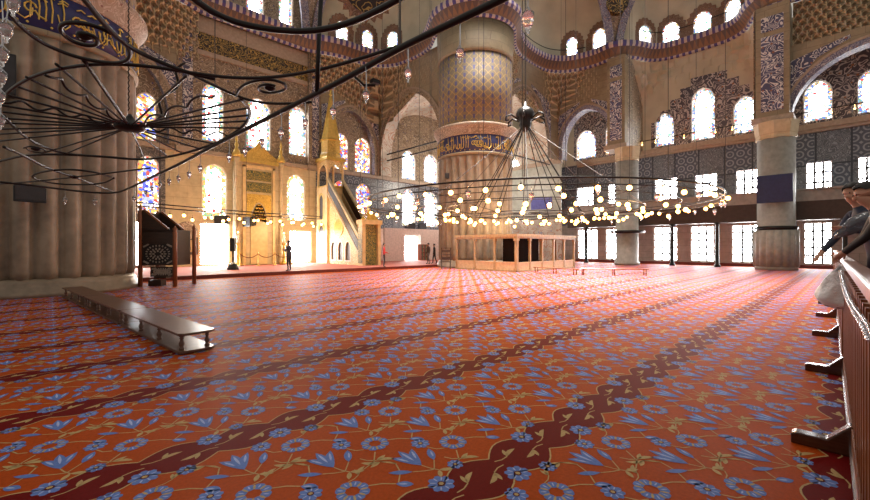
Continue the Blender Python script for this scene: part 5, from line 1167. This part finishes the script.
# ------------------------------------------------------------------ people
SKIN = pm('skin', (.46, .24, .16), .5, var=.06); HAIR = pm('dark hair', (.014, .010, .009), .45)
def person(label, loc, rz, hgt, cols, lean=0.0, lhand=None, rhand=None, stride=0.0, look=0.0, hair=True, coat=False):
    """cols: shirt, trousers, shoes. One skinned body; hair, eyes are children. Faces local +y."""
    k = hgt / 1.75
    o = thing('person', loc, label, 'person', rz=rz)
    Rl = Matrix.Rotation(-lean, 3, 'X'); piv = Vector((0, 0, .95))
    def U(p): return piv + Rl @ (Vector(p) - piv)
    V, E, Rd, lab = [], [], [], []
    def add(p, r, par=None, lb='shirt'):
        V.append(Vector(p) * k); Rd.append(r * k if not isinstance(r, tuple) else (r[0] * k, r[1] * k)); i = len(V) - 1
        if par is not None: E.append((par, i)); lab.append(lb)
        return i
    pel = add((0, 0, .95), (.135, .10), None)
    sp1 = add(U((0, 0, 1.10)), (.13, .10), pel); che = add(U((0, .01, 1.30)), (.155, .105), sp1); nb = add(U((0, 0, 1.46)), (.075, .07), che)
    Rn = Matrix.Rotation(lean * .45, 3, 'X') @ Matrix.Rotation(look, 3, 'Z'); hb = U((0, 0, 1.50))
    def Hd(p): return hb + Rl @ (Rn @ Vector(p))
    nk = add(Hd((0, .01, .03)), .052, nb, 'skin'); h1 = add(Hd((0, .035, .10)), (.066, .07), nk, 'skin'); h2 = add(Hd((0, .025, .175)), (.078, .092), h1, 'skin'); add(Hd((0, .02, .235)), (.06, .07), h2, 'skin')
    add(Hd((0, .135, .135)), .013, h1, 'skin')
    for sx in (-1, 1): add(Hd((sx * .088, .01, .15)), .016, h2, 'skin')
    for sx in (-1, 1):
        sh = add(U((sx * .175, 0, 1.41)), .062, che)
        tgt = (lhand if sx < 0 else rhand)
        S = U((sx * .19, 0, 1.40)); Wp = Vector(tgt) if tgt else U((sx * .26, .06, .86)) if lean < .1 else U((sx * .2, .35, .95))
        d = Wp - S; ln = min(d.length, .545); Wp = S + d.normalized() * ln; md = (S + Wp) / 2; bendv = Vector((sx * .35, -.5, -.8)); bendv -= d.normalized() * bendv.dot(d.normalized()); bendv.normalize()
        el = md + bendv * sqrt(max(.0, .275 ** 2 - (ln / 2) ** 2)); ei = add(el, .046, sh); wi_ = add(Wp, .034, ei); fd = (Wp - el).normalized()
        sdv = fd.cross(Vector((0, 0, 1))); sdv = sdv.normalized() if sdv.length > .1 else Vector((0, 1, 0)); dn = fd.cross(sdv).normalized()
        if dn.z > 0: dn = -dn
        pa_ = add(Wp + fd * .055, (.034, .022), wi_, 'skin'); pb_ = add(Wp + fd * .09, (.036, .018), pa_, 'skin')
        for q, ln_ in ((-1.5, .068), (-.5, .080), (.5, .076), (1.5, .058)):
            f1 = add(Wp + fd * (.09 + ln_ * .5) + sdv * q * .019 + dn * .008, .0085, pb_, 'skin'); add(Wp + fd * (.09 + ln_ * .85) + sdv * q * .021 + dn * .03, .0075, f1, 'skin')
        t1 = add(Wp + fd * .06 + sdv * (-sx) * .045 + dn * .015, .010, pa_, 'skin'); add(Wp + fd * .095 + sdv * (-sx) * .055 + dn * .03, .008, t1, 'skin')
        st_ = stride * sx
        hp = add((sx * .09, 0, .88), .092, pel, 'trousers'); kn = add((sx * .10, .03 + st_ * .35, .50), .06, hp, 'trousers'); an = add((sx * .10, -.03 + st_ * .8, .10), .043, kn, 'trousers'); add((sx * .105, .02 + st_ * .8, .045), .042, an, 'shoe'); add((sx * .115, .14 + st_ * .8, .036), .034, len(V) - 1, 'shoe')
        if coat: pass
    me = bpy.data.meshes.new('body'); me.from_pydata([tuple(v) for v in V], E, [])
    ob = bpy.data.objects.new('body', me); C.objects.link(ob)
    md = ob.modifiers.new('s', 'SKIN'); md.use_smooth_shade = True
    sv = me.skin_vertices[0].data
    for i, r in enumerate(Rd): sv[i].radius = r if isinstance(r, tuple) else (r, r); sv[i].use_root = (i == 0)
    ms = ob.modifiers.new('d', 'SUBSURF'); ms.levels = 2; ms.render_levels = 2
    dg = bpy.context.evaluated_depsgraph_get(); nm = bpy.data.meshes.new_from_object(ob.evaluated_get(dg)); ob.modifiers.clear(); ob.data = nm; bpy.data.meshes.remove(me)
    mats = [cols[0], cols[1], SKIN, cols[2]]; idx = {'shirt': 0, 'trousers': 1, 'skin': 2, 'shoe': 3}
    nm.materials.clear()
    for m_ in mats: nm.materials.append(m_)
    segs = [(V[a], V[b] - V[a], idx[l], (max(Rd[b]) if isinstance(Rd[b], tuple) else Rd[b])) for (a, b), l in zip(E, lab)]
    for f in nm.polygons:
        c_ = f.center; best = (9, 0)
        for a, d, l, r in segs:
            t_ = max(0, min(1, (c_ - a).dot(d) / max(1e-9, d.length_squared))); e_ = (c_ - a - d * t_).length - r
            if e_ < best[0]: best = (e_, l)
        f.material_index = best[1]
    nm.polygons.foreach_set('use_smooth', [True] * len(nm.polygons))
    ob.name = 'body'; ob.parent = o
    if hair:
        t = MB(); n, m_ = 18, 8; vs = []
        for j in range(m_ + 1):
            for q in range(n):
                a = 2 * pi * q / n; fr = sin(a); lim = (1.05 if fr > .35 else 1.95 if fr < -.1 else 1.45); th = lim * j / m_
                vs.append(Hd((.097 * sin(th) * cos(a), .02 + .112 * sin(th) * fr - .008, .178 + .108 * cos(th))) * k)
        t.add(vs, [(j * n + q, j * n + (q + 1) % n, (j + 1) * n + (q + 1) % n, (j + 1) * n + q) for j in range(m_) for q in range(n)]); t.build('hair', HAIR, o, True)
    for sx in (-1, 1): t = MB(); t.sphere(Hd((sx * .032, .108, .165)) * k, .008 * k, 8, 5); t.build('eye', 'black', o, True)
    return o
navy = pm('navy jacket', (.022, .028, .055), .6); blackc = pm('black cloth', (.012, .012, .014), .6); red = pm('red shirt', (.55, .03, .03), .6); grey = pm('grey trousers', (.16, .14, .13), .6); dark = pm('dark trousers', (.02, .022, .03), .6); shoe = pm('black shoes', (.012, .012, .012), .4); tan = pm('brown coat', (.07, .045, .03), .6)
p = atz(289, 271.0, .15); person('person in dark clothes standing before the prayer niche with hands raised', p, .5, 1.56, (navy, dark, shoe), 0, (-.1, .28, 1.25), (.1, .28, 1.25))
p = atz(384, 267.3, .15); person('person in a red shirt and dark trousers standing beside the pulpit door', p, -2.2, 1.45, (red, dark, shoe), 0, None, (.18, .28, 1.05))
p = at_q(428.5, 264, 21.2); p.z = .15; person('person in brown coat and grey trousers walking, left of the far pair', p, .3, 1.5, (tan, grey, shoe), 0, None, None, .22)
p = at_q(434.5, 264, 21.3); p.z = .15; person('person in a long black coat walking, right of the far pair', p, .5, 1.45, (blackc, blackc, shoe), .05, None, None, -.2)
person('leaning person in navy jacket holding a clear bag over the barrier', (7.15, fq(7.15) - .30, .45), .5, 1.80, (navy, navy, shoe), .42, (-.22, .46, 1.17), (.16, .50, .88), 0, .4)
person('leaning person in black at the right edge, both hands on the barrier rail', (6.0, fq(6.0) - .42, .45), .1, 1.70, (blackc, dark, shoe), .5, (.15, .50, .92), (.52, .45, .92), 0, .3)

# ------------------------------------------------------------------ light
w = bpy.data.worlds.new('world'); sc.world = w; w.use_nodes = True
bg = w.node_tree.nodes['Background']; bg.inputs[0].default_value = (1.0, .92, .80, 1); bg.inputs[1].default_value = WORLD
al = bpy.data.lights.new('dome_daylight', 'AREA'); al.shape = 'DISK'; al.size = 13; al.energy = DOME; al.color = (1, .93, .84); al.spread = radians(62)
ao_ = bpy.data.objects.new('dome_daylight', al); C.objects.link(ao_); ao_.location = (18, 10, 21)  # added disc light standing for the unseen dome's windows, brightens the hall floor
def pt(name, loc, e, col=(1, .62, .28), r=.3):
    l = bpy.data.lights.new(name, 'POINT'); l.energy = e; l.color = col; l.shadow_soft_size = r; o = bpy.data.objects.new(name, l); C.objects.link(o); o.location = loc
pt('chandelier_light', cc + Vector((-3, 2, -.6)), 160); pt('chandelier_light', cc + Vector((3, 3, -.6)), 160); pt('chandelier_light', cc + Vector((0, -5, -.6)), 80)
pt('niche_light', a_.lerp(b_, .35) + Vector((0, 0, -.6)), 300, (1, .72, .42)); pt('niche_light', a_.lerp(b_, .85) + Vector((0, 0, -.6)), 260, (1, .72, .42))
pt('bay_fill_light', (27, 23.5, 7.5), 850, (1, .88, .74))  # added fill for the dim corner bay, without a lamp of its own
sc.view_settings.view_transform = 'Standard'; sc.view_settings.look = 'None'; sc.view_settings.gamma = 1; sc.view_settings.use_curve_mapping = False
sc.view_settings.exposure = EXPO
sc.cycles.use_denoising = True; sc.cycles.max_bounces = 6; sc.cycles.diffuse_bounces = 3; sc.cycles.glossy_bounces = 3; sc.cycles.transmission_bounces = 4; sc.cycles.sample_clamp_indirect = 6.0
